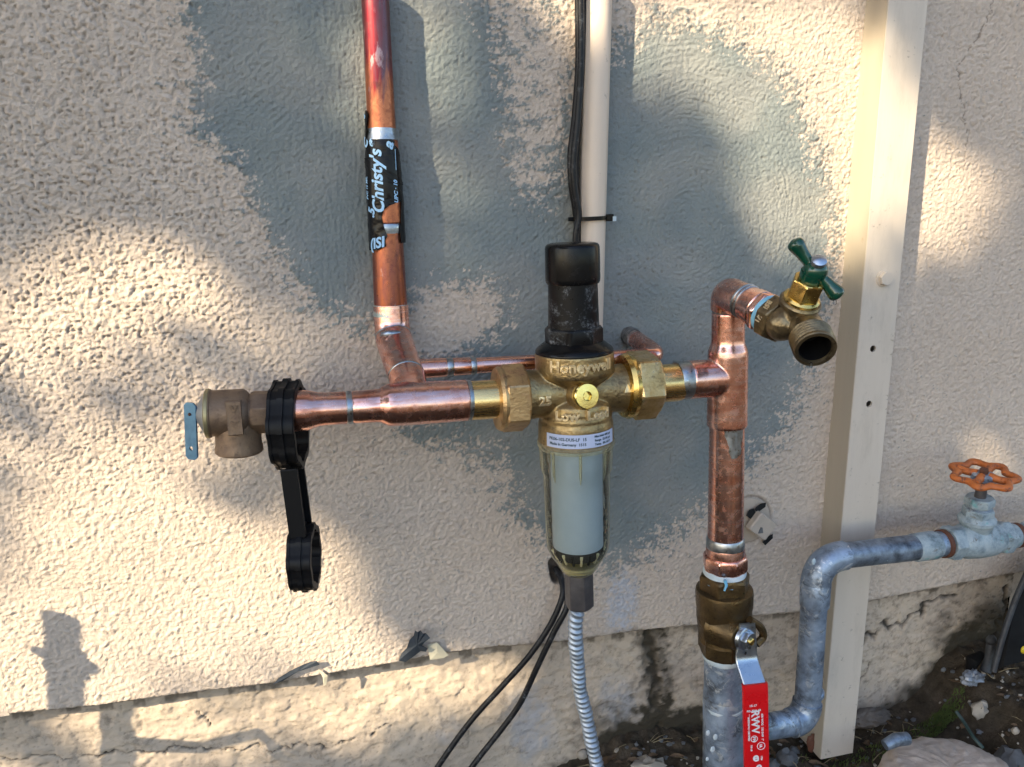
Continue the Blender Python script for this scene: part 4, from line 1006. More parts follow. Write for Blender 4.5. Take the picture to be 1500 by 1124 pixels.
# elbow at the top towards the tap
e0 = P(1067, 452, OFF); e1 = P(1066, 428, OFF + .004); e2 = P(1096, 444, OFF + .035); e3 = P(1122, 459, OFF + .054)
el = fillet([e0, P(1067.5, 432, OFF + .002), e2, e3], .022, 16)
nE = len(el); i2 = int(nE * .55)
part('elbow', sweep(el, [25.6 * S(q) for q in el], 36), M_cu2, RC)
T = _n(e3 - e2)
for kk, f in enumerate((.10, .26)):
    c = e2 + (e3 - e2) * (f - .35); part('solder_ring', lathe(c, T, [(0, 25 * S(c)), (.0004, 26.6 * S(c)), (.0015, 26.4 * S(c)), (.002, 25.4 * S(c))], 36), M_solder, RC)
c = e2 + (e3 - e2) * .30
part('threaded_adapter', [lathe(c, T, [(0, 25.5 * S(c)), (.001, 27.4 * S(c)), (.008, 28.4 * S(c)), (.009, 27 * S(c))], 36), hexnut(c + T * .008, T, 0, .007, 31 * S(c), phase=.35, ch=.2)], M_cu2, RC)
# ---- garden tap
SP = thing('garden_tap', 'bronze garden hose tap with a green two winged handle at the upper right', 'tap', P(1150, 478, OFF + .06))
b0 = c + T * .0145
part('thread_tape', lathe(b0 - T * .001, T, [(0, 27 * S(b0)), (.001, 28.4 * S(b0)), (.0035, 28.2 * S(b0)), (.005, 26 * S(b0))], 36), M_ptfeb, SP)
b1 = b0 + T * .0045
part('inlet_hex', hexnut(b1, T, 0, .0115, 35 * S(b1), phase=.15, ch=.12), M_spig, SP)
bc = P(1147, 474, OFF + .074); s_ = S(bc)
BA = P(1166, 458, OFF + .080); BB = P(1204, 366, OFF + .108); bd = _n(BB - BA)
def bz(y): return BA + (BB - BA) * yfrac(BA, BB, y)
bL = np.linalg.norm(BB - BA)
OA = P(1176, 466, OFF + .082); OB = P(1195, 513, OFF + .116); od = _n(OB - OA); oL = np.linalg.norm(OB - OA)
remesh(part('body', [blob(bc, 26 * s_, (1.05, 1.0, 1.0), 28, .03, 2), sweep([b1 + T * .009, bc], [26 * s_, 23 * s_], 28), sweep([bc, BA, bz(446)], [20 * s_, 23 * s_, 24 * s_], 28),
    sweep([bc, OA, OA + od * oL * .30], [20 * s_, 22 * s_, 24 * s_], 28)], M_spig, SP), .0007, 7)
part('bonnet_ring', lathe(bz(449), bd, [(0, 24 * s_), (.001, 29 * s_), (.0045, 29.6 * s_), (.006, 27.5 * s_), (.0065, 24 * s_)], 40), M_spig, SP)
part('bonnet_base', lathe(bz(441), bd, [(0, 22 * s_), (.0005, 26 * s_), (.003, 25.5 * s_), (.0045, 22 * s_)], 40), M_gbrass, SP)
part('bonnet_hex', hexnut(bz(438), bd, 0, .0175, 23.5 * s_, phase=.5, ch=.08), M_gbrass, SP)
# outlet
OA = P(1176, 466, OFF + .082); OB = P(1195, 513, OFF + .116); od = _n(OB - OA); oL = np.linalg.norm(OB - OA)
so_ = S(OB) * 1.08
prof = [(-.012, 18 * so_), (oL * .20, 22 * so_), (oL * .50, 25 * so_), (oL * .56, 27 * so_)]
for k in range(5): prof += [(oL * (.60 + .07 * k), 29.3 * so_), (oL * (.635 + .07 * k), 27.8 * so_)]
prof += [(oL * .97, 28.6 * so_), (oL, 27.5 * so_), (oL, 23 * so_)]
part('outlet', [lathe(OA, od, prof, 44, cap=False), lathe(OA, od, [(oL, 23 * so_), (oL * .93, 21.5 * so_)], 40, cap=False)], M_spig, SP)
part('outlet_bore', lathe(OA, od, [(oL * .935, 21.6 * so_), (oL * .40, 19 * so_), (oL * .38, 8 * so_), (oL * .38, .5 * so_)], 40, cap=False), plastic_black('dark_bore', (.3, .5)), SP)
dp = OB + (0, 0, -.001) - np.array([0, 0, 26 * so_]) * .96
for nm, q in (('water_drop', P(1188, 535, OFF + .112)), ('water_drop', P(1223, 443, OFF + .11))):
    part(nm, blob(q, .0013, (1, 1, 1.6), 12, 0, 0), M_water, SP)
g = text_geo('1/2 HSE', .0058, .0004, .0002)
oc = b1 + T * .0058; toc = _n((CAM - oc) - T * (CAM - oc).dot(T)); uu = _n(np.cross(toc, T))
part('cast_lettering', (oc + toc * (31.2 * S(oc)) + T * (-g[0][:, 1:2]) + uu * (-g[0][:, :1]) * -1 + toc * g[0][:, 2:], g[1]), M_bodyhi, SP, smooth=False)
# handle
hc = P(1194, 397, OFF + .099); sh = S(hc)
HD = part('handle', [blob(hc, 18.5 * sh, (1, 1, .95), 28, 0, 0)], M_green, SP)
w1 = P(1168, 361, OFF + .093); w2 = P(1223, 428, OFF + .105)
for wv in (w1, w2):
    pts = smoothpath([hc, hc + (wv - hc) * .38, hc + (wv - hc) * .7, wv, wv + (wv - hc) * .17, wv + (wv - hc) * .27], 40)
    rad = np.interp(np.linspace(0, 1, len(pts)), [0, .2, .4, .6, .7, .8, .9, 1], [12, 8.4, 9.6, 12.4, 12.4, 11.2, 8, 2]) * sh
    part('handle_wing', sweep(pts, rad, 24), M_green, SP)
sc = P(1199.5, 383, OFF + .105); sn = _n(bd * .9 + _n(CAM - sc) * .35)
part('handle_screw', lathe(sc - sn * .003, sn, [(0, 10.5 * sh), (.003, 11.6 * sh), (.0045, 10.8 * sh), (.0056, 7 * sh), (.006, 2 * sh)], 28), M_steel, SP)
part('handle_collar', lathe(bz(412), bd, [(0, 16 * sh), (.004, 17 * sh), (.008, 17 * sh)], 32), M_green, SP)

# ---- ball valve below
BVa, BVb = P(1061.5, 835, OFF), P(1059.5, 968, OFF)
BV = thing('ball_valve', 'brown brass ball valve with a red sleeved lever on the galvanised riser', 'valve', P(1061, 900, OFF))
Bv = lambda st, **k: ly(BVa, BVb, st, **k)
part('thread_tape', Bv([(830, 28), (834, 30.8), (842, 31.4), (847, 30.6), (849, 28)], n=40, mod=lambda t, h: 1 + .012 * np.sin(5 * t)), M_ptfe, BV)
c = BVa + (BVb - BVa) * yfrac(BVa, BVb, 846)
part('thread_compound', [lathe(c, BVb - BVa, [(0, 31 * S(c)), (.0015, 32.6 * S(c)), (.0035, 31.5 * S(c))], 40), sweep([P(1062, 850, OFF + .020), P(1064, 858, OFF + .021), P(1061, 866, OFF + .0215)], [.0016, .0013, .0008], 8)], M_ptfeb, BV)
dd = BVb - BVa; L_ = np.linalg.norm(dd); yf = lambda y: yfrac(BVa, BVb, y) * L_
s_ = S(BVa)
part('upper_hex', hexnut(BVa, dd, yf(839), yf(872), 37.5 * s_, phase=R(12), up=_n(CAM - BVa), ch=.14), M_ballv, BV)
part('body', Bv([(860, 35), (862, 40.5), (866, 41.4), (884, 41), (890, 39.5), (902, 39.8), (912, 38.5), (920, 36), (930, 36), (934, 37)], n=48), M_ballv, BV)
part('lower_hex', hexnut(BVa, dd, yf(918), yf(955), 38.5 * s_, phase=R(40), up=_n(CAM - BVa), ch=.12), M_ballv, BV)
part('lower_tape', Bv([(951, 28), (954, 29.6), (960, 29.8), (963, 29), (964, 28)], n=40, mod=lambda t, h: 1 + .015 * np.sin(4 * t)), M_ptfe, BV)
nq = P(1096, 938, OFF + .034)          # stem nut
sa = P(1076, 926, OFF + .006); sdn = _n(np.array([.42, -1, .02]))
part('stem_boss', lathe(nq - sdn * .034, sdn, [(0, 30 * s_), (.014, 27 * s_), (.022, 22 * s_), (.026, 21 * s_), (.027, 16 * s_)], 32), M_ballv, BV)
# lever: flat top plate, bend, long grip
pn = sdn; pu = np.cross(pn, [0, 0, 1.]); pu = _n(pu if pu.dot(right) > 0 else -pu)
l0 = P(1094, 927, OFF + .030); l1 = P(1093, 966, OFF + .031); l2 = P(1106, 1005, OFF + .047); l3 = P(1109, 1175, OFF + .050)
def strip(path, ws, th, name, mat, parent, rb=.0008, side=None):
    V_ = []; F_ = []
    for i, (p, w_) in enumerate(zip(path, ws)):
        T = path[min(i + 1, len(path) - 1)] - path[max(i - 1, 0)]; T = _n(T); u = side; nrm = _n(np.cross(T, u))
        for a, b in ((-.5, -.5 + .25), (-.5 + .04, -.5), (.5 - .04, -.5), (.5, -.25), (.5, .25), (.5 - .04, .5), (-.5 + .04, .5), (-.5, .25)):
            V_.append(p + u * a * w_ + nrm * b * th)
    m = len(path)
    for i in range(m - 1):
        for j in range(8): a = i * 8 + j; b = i * 8 + (j + 1) % 8; F_.append((a, b, b + 8, a + 8))
    F_ += [tuple(range(8))[::-1], tuple((m - 1) * 8 + j for j in range(8))]
    return part(name, (np.array(V_), F_), mat, parent, ang=28)
sw = S(l1); side = _n(right * .97 + pu * .35)
pth = np.vstack([fillet([l0 + (l0 - l1) * .34, l1, l2, l2 + (l3 - l2) * .03], .005, 6)])
ws = np.interp(np.linspace(0, 1, len(pth)), [0, .05, .15, 1], [24 * sw, 33 * sw, 34 * sw, 34 * sw])
strip(pth, ws, .0028, 'lever_arm', M_steel, BV, side=side)
part('lever_stop', sweep(smoothpath([P(1098, 908, OFF + .027), P(1113, 918, OFF + .026), P(1118, 932, OFF + .024), P(1108, 944, OFF + .026)], 12), [.0036] * len(smoothpath([P(1098, 908, OFF + .027), P(1113, 918, OFF + .026), P(1118, 932, OFF + .024), P(1108, 944, OFF + .026)], 12)), 10), M_ballv, BV)
part('lever_boss', lathe(nq - pn * .006, pn, [(0, 18 * sw), (.003, 17 * sw), (.0038, 15 * sw)], 32), M_steel, BV)
part('lever_nut', hexnut(nq - pn * .0025, pn, 0, .0055, 13.5 * sw, phase=.3, ch=.25), M_steel, BV)
part('stem_end', lathe(nq, pn, [(0, 5.2 * sw), (.0045, 5.2 * sw), (.005, 4 * sw)], 20), M_gbrass, BV)
part('lever_hole', lathe(P(1092, 957, OFF + .0335), pn, [(0, 2.4 * sw), (.0004, 2.4 * sw)], 14), M_dark, BV)
gp = fillet([l2 + (l3 - l2) * -.012 + (l1 - l2) * .05, l2 + (l3 - l2) * .03, l3], .004, 6)
SLV = strip(gp, [38 * sw] * len(gp), .0058, 'grip_sleeve', M_red, BV, side=side)
ORG[SLV.name] = ORG[BV.name]
gd = _n(l3 - l2); gn = _n(np.cross(gd, side)); gn = gn if gn.dot(fwd) < 0 else -gn
def grip_text(body, size, px, py, rotd=-90, bold=.0001):
    c = P(px, py, OFF + .05); t = (c - l2).dot(gd); base = l2 + gd * t; c = c - gn * ((c - base).dot(gn) - .0031)
    g = text_geo(body, size * sw, .00003, bold)
    if rotd: u, v = gd, side
    else: u, v = side, -gd
    part('print_lettering', (c + u * g[0][:, :1] + v * g[0][:, 1:2] + gn * g[0][:, 2:], g[1]), M_ink, SLV, smooth=False)
grip_text('RWV', 17, 1105.5, 1057, bold=.0003); grip_text('15-17', 5, 1103, 1034, 0); grip_text('FIG. 5044 AB', 4.0, 1104, 1041, 0)
grip_text('600 WOG  150 SWP  1"', 4.4, 1115.5, 1064); grip_text('ANSI/NSF-61 CERTIFIED', 3.8, 1096.5, 1068); grip_text('__________', 4.4, 1110.5, 1056); grip_text('__________', 4.4, 1099, 1056)
grip_text('UL', 5, 1113, 1091, bold=.0002); grip_text('FM', 6.5, 1104, 1082); grip_text('175#', 3.6, 1114, 1108); grip_text('300 LB', 3.6, 1100, 1095); grip_text('e', 20, 1106, 1108, 0, .0004); grip_text('e', 20, 1110, 1121, 0, .0004)
for (px, py, r_) in ((1104, 1081.5, 5.5), (1113.5, 1091, 6.5)):
    c = P(px, py, OFF + .05); t = (c - l2).dot(gd); base = l2 + gd * t; c = c - gn * ((c - base).dot(gn) - .0031)
    t_ = np.arange(24) * 2 * np.pi / 24; o_ = np.stack([np.cos(t_), np.sin(t_)], -1)
    part('print_ring', ringplate(o_ * r_ * sw, o_ * (r_ - 1) * sw, c, side, -gd, .00008), M_ink, SLV, smooth=False)

# ---- galvanised riser under the valve
GR = thing('galvanised_riser', 'thick grey galvanised riser rising from the soil into the ball valve', 'pipe', P(1060, 1060, OFF))
Ga, Gb = P(1060, 955, OFF), P(1059, 1190, OFF)
part('pipe', ly(Ga, Gb, [(955, 27.2), (1188, 26.8)], n=40), M_galv, GR)
part('threaded_end', ly(Ga, Gb, [(960, 27.4), (966, 28.6), (972, 27.8), (1008, 28.2), (1014, 29.2), (1018, 28.6)], n=40), M_galv2, GR)
part('paint_bead', ly(Ga, Gb, [(1027, 28), (1029, 29.4), (1033, 29.2), (1035, 27.8)], n=40, mod=lambda t, h: 1 + .006 * np.sin(5 * t)), M_ptfe, GR)
part('tee_body', ly(Ga, Gb, [(1016, 28.4), (1019, 29.3), (1190, 29.3)], n=40), M_galv, GR)
for px, py, r_ in ((1037, 1074, 4), (1048, 1080, 4.4), (1044, 1098, 4.4), (1074, 1080, 4), (1036, 1112, 3), (1068, 1106, 2.5)):
    part('paint_drip', blob(P(px, py, OFF + .0155), r_ * .00055, (1, .35, 1.35), 12, .1, px), M_ptfe, GR)
# ---- galvanised loop to the gate valve
GL = thing('galvanised_loop', 'bent grey galvanised pipe looping up from the riser to the orange wheeled valve', 'pipe', P(1190, 960, .08))
go = .078
gp = fillet([P(1062, 1074, OFF), P(1126, 1064, .093), P(1181, 1056, .082), P(1197, 818, go), P(1350, 801, go), P(1400, 794, go)], [.004, .028, .03, .004], 14)
part('pipe', sweep(gp, [18.6 * S(q) for q in gp], 32), M_galv, GL)
def near(px, py): pp = proj(gp); i = int(np.argmin(np.hypot(pp[0] - px, pp[1] - py))); i = min(max(i, 1), len(gp) - 2); return gp[i], _n(gp[i + 1] - gp[i - 1])
def pipe_pts(px0, py0, px1, py1, r, name, mat, extra=0):
    pp = proj(gp); i = int(np.argmin(np.hypot(pp[0] - px0, pp[1] - py0))); j = int(np.argmin(np.hypot(pp[0] - px1, pp[1] - py1)))
    q = gp[i:j + 1]; return part(name, sweep(q, [r * S(p) for p in q], 32), mat, GL)
pipe_pts(1190, 856, 1236, 816, 21.3, 'elbow', M_galv2)
pipe_pts(1236, 818, 1340, 803, 18.9, 'dark_section', M_galvd)
A, B = P(1187.5, 985, go), P(1195, 850, go)
part('collar', ly(A, B, [(852, 20.5), (854, 21.6), (876, 21.2), (886, 20.8), (888, 19)]), M_galv, GL)
part('collar', ly(A, B, [(1009, 18), (1011, 20.3), (1016, 20.3), (1018, 18)]), M_galv, GL)
pipe_pts(1160, 1060, 1186, 1030, 21.0, 'elbow', M_galv)
A, B = P(1350, 801, go), P(1400, 794, go)
part('coupling', lx(A, B, [(1338, 19.5), (1340, 20.6), (1366, 20.8), (1370, 19.6), (1371, 17)]), M_vwhite, GL)
part('nipple', lx(A, B, [(1364, 17.6), (1400, 17.6)]), M_rust, GL)
part('bush', lx(A, B, [(1378, 17.8), (1379, 20.8), (1384, 20.8), (1386, 18)]), M_rust, GL)
for px, py, r_ in ((1192, 823, 4), (1197, 965, 4), (1252, 822, 2), (1300, 820, 2)):
    c, T = near(px, py); part('paint_drip', blob(P(px, py, go + .0118), r_ * .0006, (.9, .35, 1.4), 12, .1, px), M_ptfe, GL)

# ---- gate valve with the orange wheel
GV = thing('gate_valve', 'old chalky valve with a flaking orange handwheel at the right edge', 'valve', P(1430, 790, go))
A, B = P(1386, 796, go), P(1500, 783, go); dd = B - A; L_ = np.linalg.norm(dd); xf = lambda x: xfrac(A, B, x) * L_; s_ = S(A)
part('inlet_hex', hexnut(A, dd, xf(1386), xf(1402), 26 * s_, phase=.4, ch=.2), M_vwhite, GV)
part('body', lx(A, B, [(1398, 21), (1404, 23), (1412, 25.6), (1430, 26.8), (1448, 25.4), (1456, 22.5), (1463, 22)], n=40), M_vwhite, GV)
part('outlet_hex', hexnut(A, dd, xf(1459), xf(1474), 26 * s_, phase=.2, ch=.2), M_vwhite, GV)
part('outlet_pipe', lx(A, B, [(1470, 17.5), (1478, 18), (1484, 18), (1485, 16.5), (1500, 16.5), (1505, 18.5), (1560, 18.5)], cap=True), M_vwhite, GV)
part('pipe_joint', lx(A, B, [(1484, 17), (1486, 18.4), (1491, 18.2), (1492, 17)]), M_rust, GV)
Sa, Sb = P(1429, 776, go), P(1440.5, 695, go + .004); dd = Sb - Sa; L_ = np.linalg.norm(dd); yf = lambda y: yfrac(Sa, Sb, y) * L_; s_ = S(Sa)
part('bonnet', ly(Sa, Sb, [(780, 20), (766, 22.5), (763, 25.2), (759, 25.4), (757, 22.5), (754, 20.5)], n=36), M_vwhite, GV)
part('bonnet_hex', hexnut(Sa, dd, yf(757), yf(744), 21.5 * s_, phase=.2, ch=.15), M_vwhite, GV)
part('packing_nut', hexnut(Sa, dd, yf(741), yf(728), 20 * s_, phase=.5, ch=.2), M_vwhite, GV)
part('neck', ly(Sa, Sb, [(746, 16), (739, 16)], n=24), M_galv2, GV)
part('stem', ly(Sa, Sb, [(728, 8), (700, 7)], n=20), M_hex, GV)
wc = P(1440.5, 696, go + .004); wn = _n(_n(dd) + np.array([.02, -.0, .0]) + _n(CAM - wc) * .10); k = 126; t_ = np.arange(k) * 2 * np.pi / k
u, v, _ = frame(wn); Rw = 37.5 * S(wc)
rimr = Rw * (1 + .12 * np.cos(7 * t_)); pts = wc + (np.cos(t_) * rimr)[:, None] * u + (np.sin(t_) * rimr)[:, None] * v
V_ = []; F_ = []; m = 12
for i in range(k):
    rd = math.cos(t_[i]) * u + math.sin(t_[i]) * v
    for j in range(m):
        a = 2 * math.pi * j / m; V_.append(pts[i] + rd * math.cos(a) * Rw * .17 + wn * math.sin(a) * Rw * .13)
for i in range(k):
    for j in range(m):
        a = i * m + j; b = i * m + (j + 1) % m; c_ = ((i + 1) % k) * m; F_.append((a, b, c_ + (j + 1) % m, c_ + j))
WH = part('handwheel', (np.array(V_), F_), M_orange, GV); ORG[WH.name] = ORG[GV.name]
for j in range(4):
    a = j * math.pi / 2 + .5; rd = math.cos(a) * u + math.sin(a) * v
    part('spoke', sweep([wc + rd * Rw * .2, wc + rd * Rw * .55 - wn * Rw * .03, wc + rd * Rw * .92], [Rw * .17, Rw * .15, Rw * .17], 12), M_orange, WH)
part('wheel_hub', lathe(wc - wn * .004, wn, [(0, Rw * .42), (.005, Rw * .40), (.0062, Rw * .32)], 24), M_galv2, GV)
part('wheel_nut', hexnut(wc + wn * .002, wn, 0, .005, Rw * .17, ch=.25), M_rust, GV)

# ================================================================== CONDUIT, CABLES, POST
PC = thing('plastic_conduit', 'beige painted plastic conduit running down the wall behind the black bonnet', 'conduit', P(868, 300, .012))
A, B = P(876.5, -40, .0125), P(862, 545, .0125)
part('pipe', sweep([A, B], [.0122, .0122], 32), M_pvc, PC)
CB = thing('black_cables', 'bundle of three thin black cables hanging down the left side of the conduit', 'cable', P(845, 200, .02))
for k_, (dx, pts) in enumerate([(0, [(846, -40), (847, 40), (847, 100), (842, 170), (836, 225), (837, 270), (843, 310), (846, 350), (848, 420)]),
                     (7, [(853, -40), (856, 40), (855, 80), (849, 140), (845, 200), (843, 250), (845, 300), (847, 350), (850, 420)]),
                     (3, [(850, -40), (851, 60), (850, 120), (846, 180), (840, 240), (842, 280), (848, 315), (843, 350), (845, 420)])]):
    q = smoothpath([P(x, y, .008 + .006 * k_ + (.004 if k_ == 2 else 0)) for x, y in pts], 60)
    part('cable', sweep(q, [.0029] * len(q), 12), M_cable, CB)
ZT = thing('cable_tie', 'black cable tie strapping the cables to the beige conduit', 'cable tie', P(868, 321, .025))
ca = A + (B - A) * yfrac(A, B, 320); t_ = np.radians(np.linspace(0, 360, 40, endpoint=False)); V_ = []
cc = ca + (-.0045, 0, 0); 
o_ = np.stack([np.cos(t_) * .0182, np.sin(t_) * .0152], -1)
tl = _n(np.array([1, 0, .03]))
part('strap', ringplate(o_, o_ * .93, cc + (0, -.0005, 0), tl, np.array([0, 1., 0]), .0035), M_cap, ZT)
hd = P(893, 319, .020); part('tie_head', box(hd, .0065, .005, .0062, tl, (0, 1, 0), .0008), M_cap, ZT, smooth=False)
part('tie_tail', box(hd + (.0035, -.002, -.001), .003, .003, .004, tl, (0, 1, 0)), M_ptfe, ZT, smooth=False)

LC = thing('lower_cables', 'two scuffed black cables leaving a hole in the plaster and sagging to the lower left', 'cable', P(800, 930, .01))
for pts, of in (([(813, 832), (822, 850), (824, 872), (808, 912), (776, 960), (735, 1006), (690, 1056), (645, 1118), (600, 1190)], [-.006, .006, .014, .016, .014, .008, .004, .004, .004]),
            ([(816, 836), (828, 862), (830, 890), (812, 925), (788, 975), (762, 1030), (735, 1068), (694, 1120), (640, 1195)], [-.006, .010, .020, .020, .017, .012, .010, .010, .010])):
    q = smoothpath([P(x, y, o) for (x, y), o in zip(pts, of)], 70)
    part('cable', sweep(q, [.0030] * len(q), 14), M_cable, LC)
FH = thing('flexible_drain_hose', 'thin grey blue spiral hose hanging from the hex under the filter bowl', 'hose', P(848, 1000, .08))
q = smoothpath([P(850, 880, OFF), P(844, 900, OFF), P(843, 935, .10), P(846, 970, .092), P(849, 1008, .085), P(859, 1050, .08), P(867, 1090, .078), P(876, 1130, .076), P(884, 1180, .075)], 640)
Lq = np.r_[0, np.cumsum(np.linalg.norm(np.diff(q, axis=0), axis=1))]
part('spiral_hose', sweep(q, np.full(len(q), .0060), 20, mod=lambda t, h: 1 + .14 * np.sin(t + h / .0062 * 2 * math.pi) + .03 * np.sin(h * 700) + .04 * np.sin(h * 160)), M_hose, FH, ang=80)

# post
LT = P(1269, 0, 0)
lo, hi = .005, .06
for _ in range(40):
    m_ = (lo + hi) / 2
    if P(1302, 0, m_)[0] > LT[0]: lo = m_
    else: hi = m_
PD = m_ if .01 < m_ < .055 else .028
f1 = P(1302, 0, PD); f2 = P(1359, 0, PD); pw = f2[0] - LT[0]
zt = f1[2] + .25; zbt = P(1225, 1108, PD)[2]
xl = (P(1203, 1108, PD)[0] + LT[0]) / 2; dxl = (P(1203, 1108, PD)[0] - LT[0])
PO = thing('steel_post', 'beige painted steel channel post with bolt and two holes against the wall', 'post', (LT[0], 0, zbt))
leanx = lambda z: LT[0] + dxl * (f1[2] - z) / (f1[2] - zbt)
zs = [zbt, zt]; y0, y1 = .018, -PD
def quadbox(xa, xb, ya, yb):
    V_ = []
    for z in (zbt, zt):
        for x, y in ((xa, ya), (xb, ya), (xb, yb), (xa, yb)): V_.append((leanx(z) + x, y, z))
    return np.array(V_), [(3, 2, 1, 0), (4, 5, 6, 7), (0, 1, 5, 4), (1, 2, 6, 5), (2, 3, 7, 6), (3, 0, 4, 7)]
# front face with round holes, built as strips round the holes
def frontface():
    hs = []
    for px, py in ((1279, 511), (1273, 592)):
        h_ = P(px, py, PD); hs.append((h_[0] - leanx(h_[2]), h_[2], .0034))
    V_ = []; F_ = []; zlist = [zt]
    def add(g): b = sum(len(q) for q in V_); V_.append(g[0]); F_.extend([tuple(i + b for i in f) for f in g[1]])
    cur = zt
    for hx, hz, hr in hs:
        for za, zb_ in ((hz + .008, cur),):
            add((np.array([(leanx(z) + x, y, z) for z in (za, zb_) for x, y in ((0, -PD + .0025), (pw, -PD + .0025), (pw, -PD), (0, -PD))]), [(3, 2, 1, 0), (4, 5, 6, 7), (0, 1, 5, 4), (1, 2, 6, 5), (2, 3, 7, 6), (3, 0, 4, 7)]))
        t = np.arange(40) * 2 * np.pi / 40 + np.pi / 40; c_, s_ = np.cos(t), np.sin(t); k0 = np.where(c_ > 0, pw - hx, hx)
        k = np.minimum(k0 / np.maximum(abs(c_), 1e-6), .008 / np.maximum(abs(s_), 1e-6)); outer = np.stack([c_ * k + hx, s_ * k], -1); inner = np.stack([c_ * hr + hx, s_ * hr], -1)
        g = ringplate(outer, inner, (0, -PD + .00125, hz), (1, 0, 0), (0, 0, 1), .0025); v_ = g[0]; v_[:, 0] += leanx(v_[:, 2]); add((v_, g[1])); cur = hz - .008
    add((np.array([(leanx(z) + x, y, z) for z in (zbt, cur) for x, y in ((0, -PD + .0025), (pw, -PD + .0025), (pw, -PD), (0, -PD))]), [(3, 2, 1, 0), (4, 5, 6, 7), (0, 1, 5, 4), (1, 2, 6, 5), (2, 3, 7, 6), (3, 0, 4, 7)]))
    return np.concatenate(V_), F_
part('front_face', frontface(), M_post, PO, smooth=False)
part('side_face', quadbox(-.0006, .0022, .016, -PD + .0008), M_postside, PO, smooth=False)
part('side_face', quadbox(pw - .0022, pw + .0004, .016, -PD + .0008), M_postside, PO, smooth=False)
part('channel_back', quadbox(.0025, pw - .0025, .015, .012), M_dark, PO, smooth=False)
bp = P(1294, 408, PD)
part('bolt', [lathe(bp, (0, -1, 0), [(0, .0082), (.001, .0082), (.0011, .006)], 28), hexnut(bp + (0, -.001, 0), (0, -1, 0), 0, .0048, .0072, phase=.3, ch=.3)], M_post, PO)
rf = P(1190, 1095, .012); 
part('rust_patch', blob(P(1191, 1088, .016), .010, (.8, .25, 1.2), 14, .4, 8), M_rust, PO)

# round junction box behind the copper riser
bx, bz_ = P(1097, 762, 0)[[0, 2]]
JB = thing('junction_box', 'broken round junction box set in the plaster behind the copper riser', 'electrical box', (bx, 0, bz_))
M_boxp = simple('box_plastic', (.50, .42, .34), (.40, .34, .28), 60, (.5, .7), 0, .5, 150, bdist=.001)
part('box_disc', lathe((bx, .004, bz_), (0, -1, 0), [(0, .0245), (.0042, .0245), (.0048, .024)], 48), M_boxp, JB)
for (px, py, w_, h_, an) in ((1112, 741, .014, .0065, 30), (1123, 788, .014, .006, 40), (1098, 750, .011, .008, 50)):
    c = P(px, py, .002); a = R(an)
    part('broken_gap', prism([(-w_ / 2, -h_ / 2), (w_ * .3, -h_ / 2), (w_ / 2, h_ * .1), (w_ * .1, h_ / 2), (-w_ / 2, h_ / 3)], (c[0], -.0052, c[2]), (math.cos(a), 0, math.sin(a)), (-math.sin(a), 0, math.cos(a)), .0008), M_dark, JB, smooth=False)
c = P(1115, 770, .010); a = R(38)
part('square_plug', box(c, .0255, .0225, .010, (math.cos(a), 0, -math.sin(a)), (math.sin(a), 0, math.cos(a)), .0025), M_boxp, JB)
part('plug_hole', prism([(-.003, -.003), (.003, -.0032), (.0018, .003), (-.0005, .0036)], c + (-.0035, -.0052, -.003), (1, 0, 0), (0, 0, 1), .0006), M_dstone, JB, smooth=False)

# dark scraps and pale flakes at the bottom edge of the plaster
def scrap(name, label, outline, offs, mat, th=.0007, cat='scrap', group=None):
    c = P(*outline[0], offs[0]); V_ = [P(x, y, o) for (x, y), o in zip(outline, offs)]; V_ = np.array(V_); n = len(V_); ctr = V_.mean(0)
    V2 = np.vstack([V_, V_ + (0, th, 0), ctr[None] + (0, -.0012, 0), ctr[None] + (0, th, 0)]); Fc = []
    for i in range(n):
        j = (i + 1) % n; Fc += [(i, j, 2 * n), (n + j, n + i, 2 * n + 1), (i, i + n, j + n, j)]
    o = part(name, (V2, Fc), mat, None, org=c, smooth=False); tag(o, label, cat, group); return o
scrap('jagged_dark_scrap', 'jagged dark grey blue scrap fanning out above the plaster edge', [(584, 968), (588, 958), (596, 950), (600, 938), (606, 932), (608, 924), (612, 927), (616, 924), (620, 929), (624, 928), (630, 935), (622, 941), (618, 946), (626, 950), (624, 955), (616, 954), (606, 962), (594, 970)],
      [.004, .004, .006, .009, .010, .012, .014, .012, .014, .012, .014, .012, .009, .010, .008, .007, .006, .004], M_darkscrap)
scrap('paint_flake', 'pale triangular flake curling off the plaster edge', [(626, 945), (640, 941), (657, 960), (650, 964), (630, 967)], [.003, .005, .003, .0035, .003], M_chip, cat='flake')
scrap('thin_dark_strip', 'thin dark strip curling up along the plaster edge, left of the jagged scrap', [(400, 1003), (408, 994), (424, 984), (440, 976), (455, 970), (464, 969), (468, 974), (456, 977), (440, 982), (424, 990), (414, 998)], [.004, .004, .005, .006, .006, .007, .007, .006, .005, .004, .004], M_darkscrap)
part_ = scrap('paint_flake', 'small pale flake hanging at the end of the thin dark strip', [(466, 980), (474, 985), (480, 990), (478, 1003), (474, 1005), (473, 993)], [.003, .004, .004, .003, .003, .003], M_chip, cat='flake')

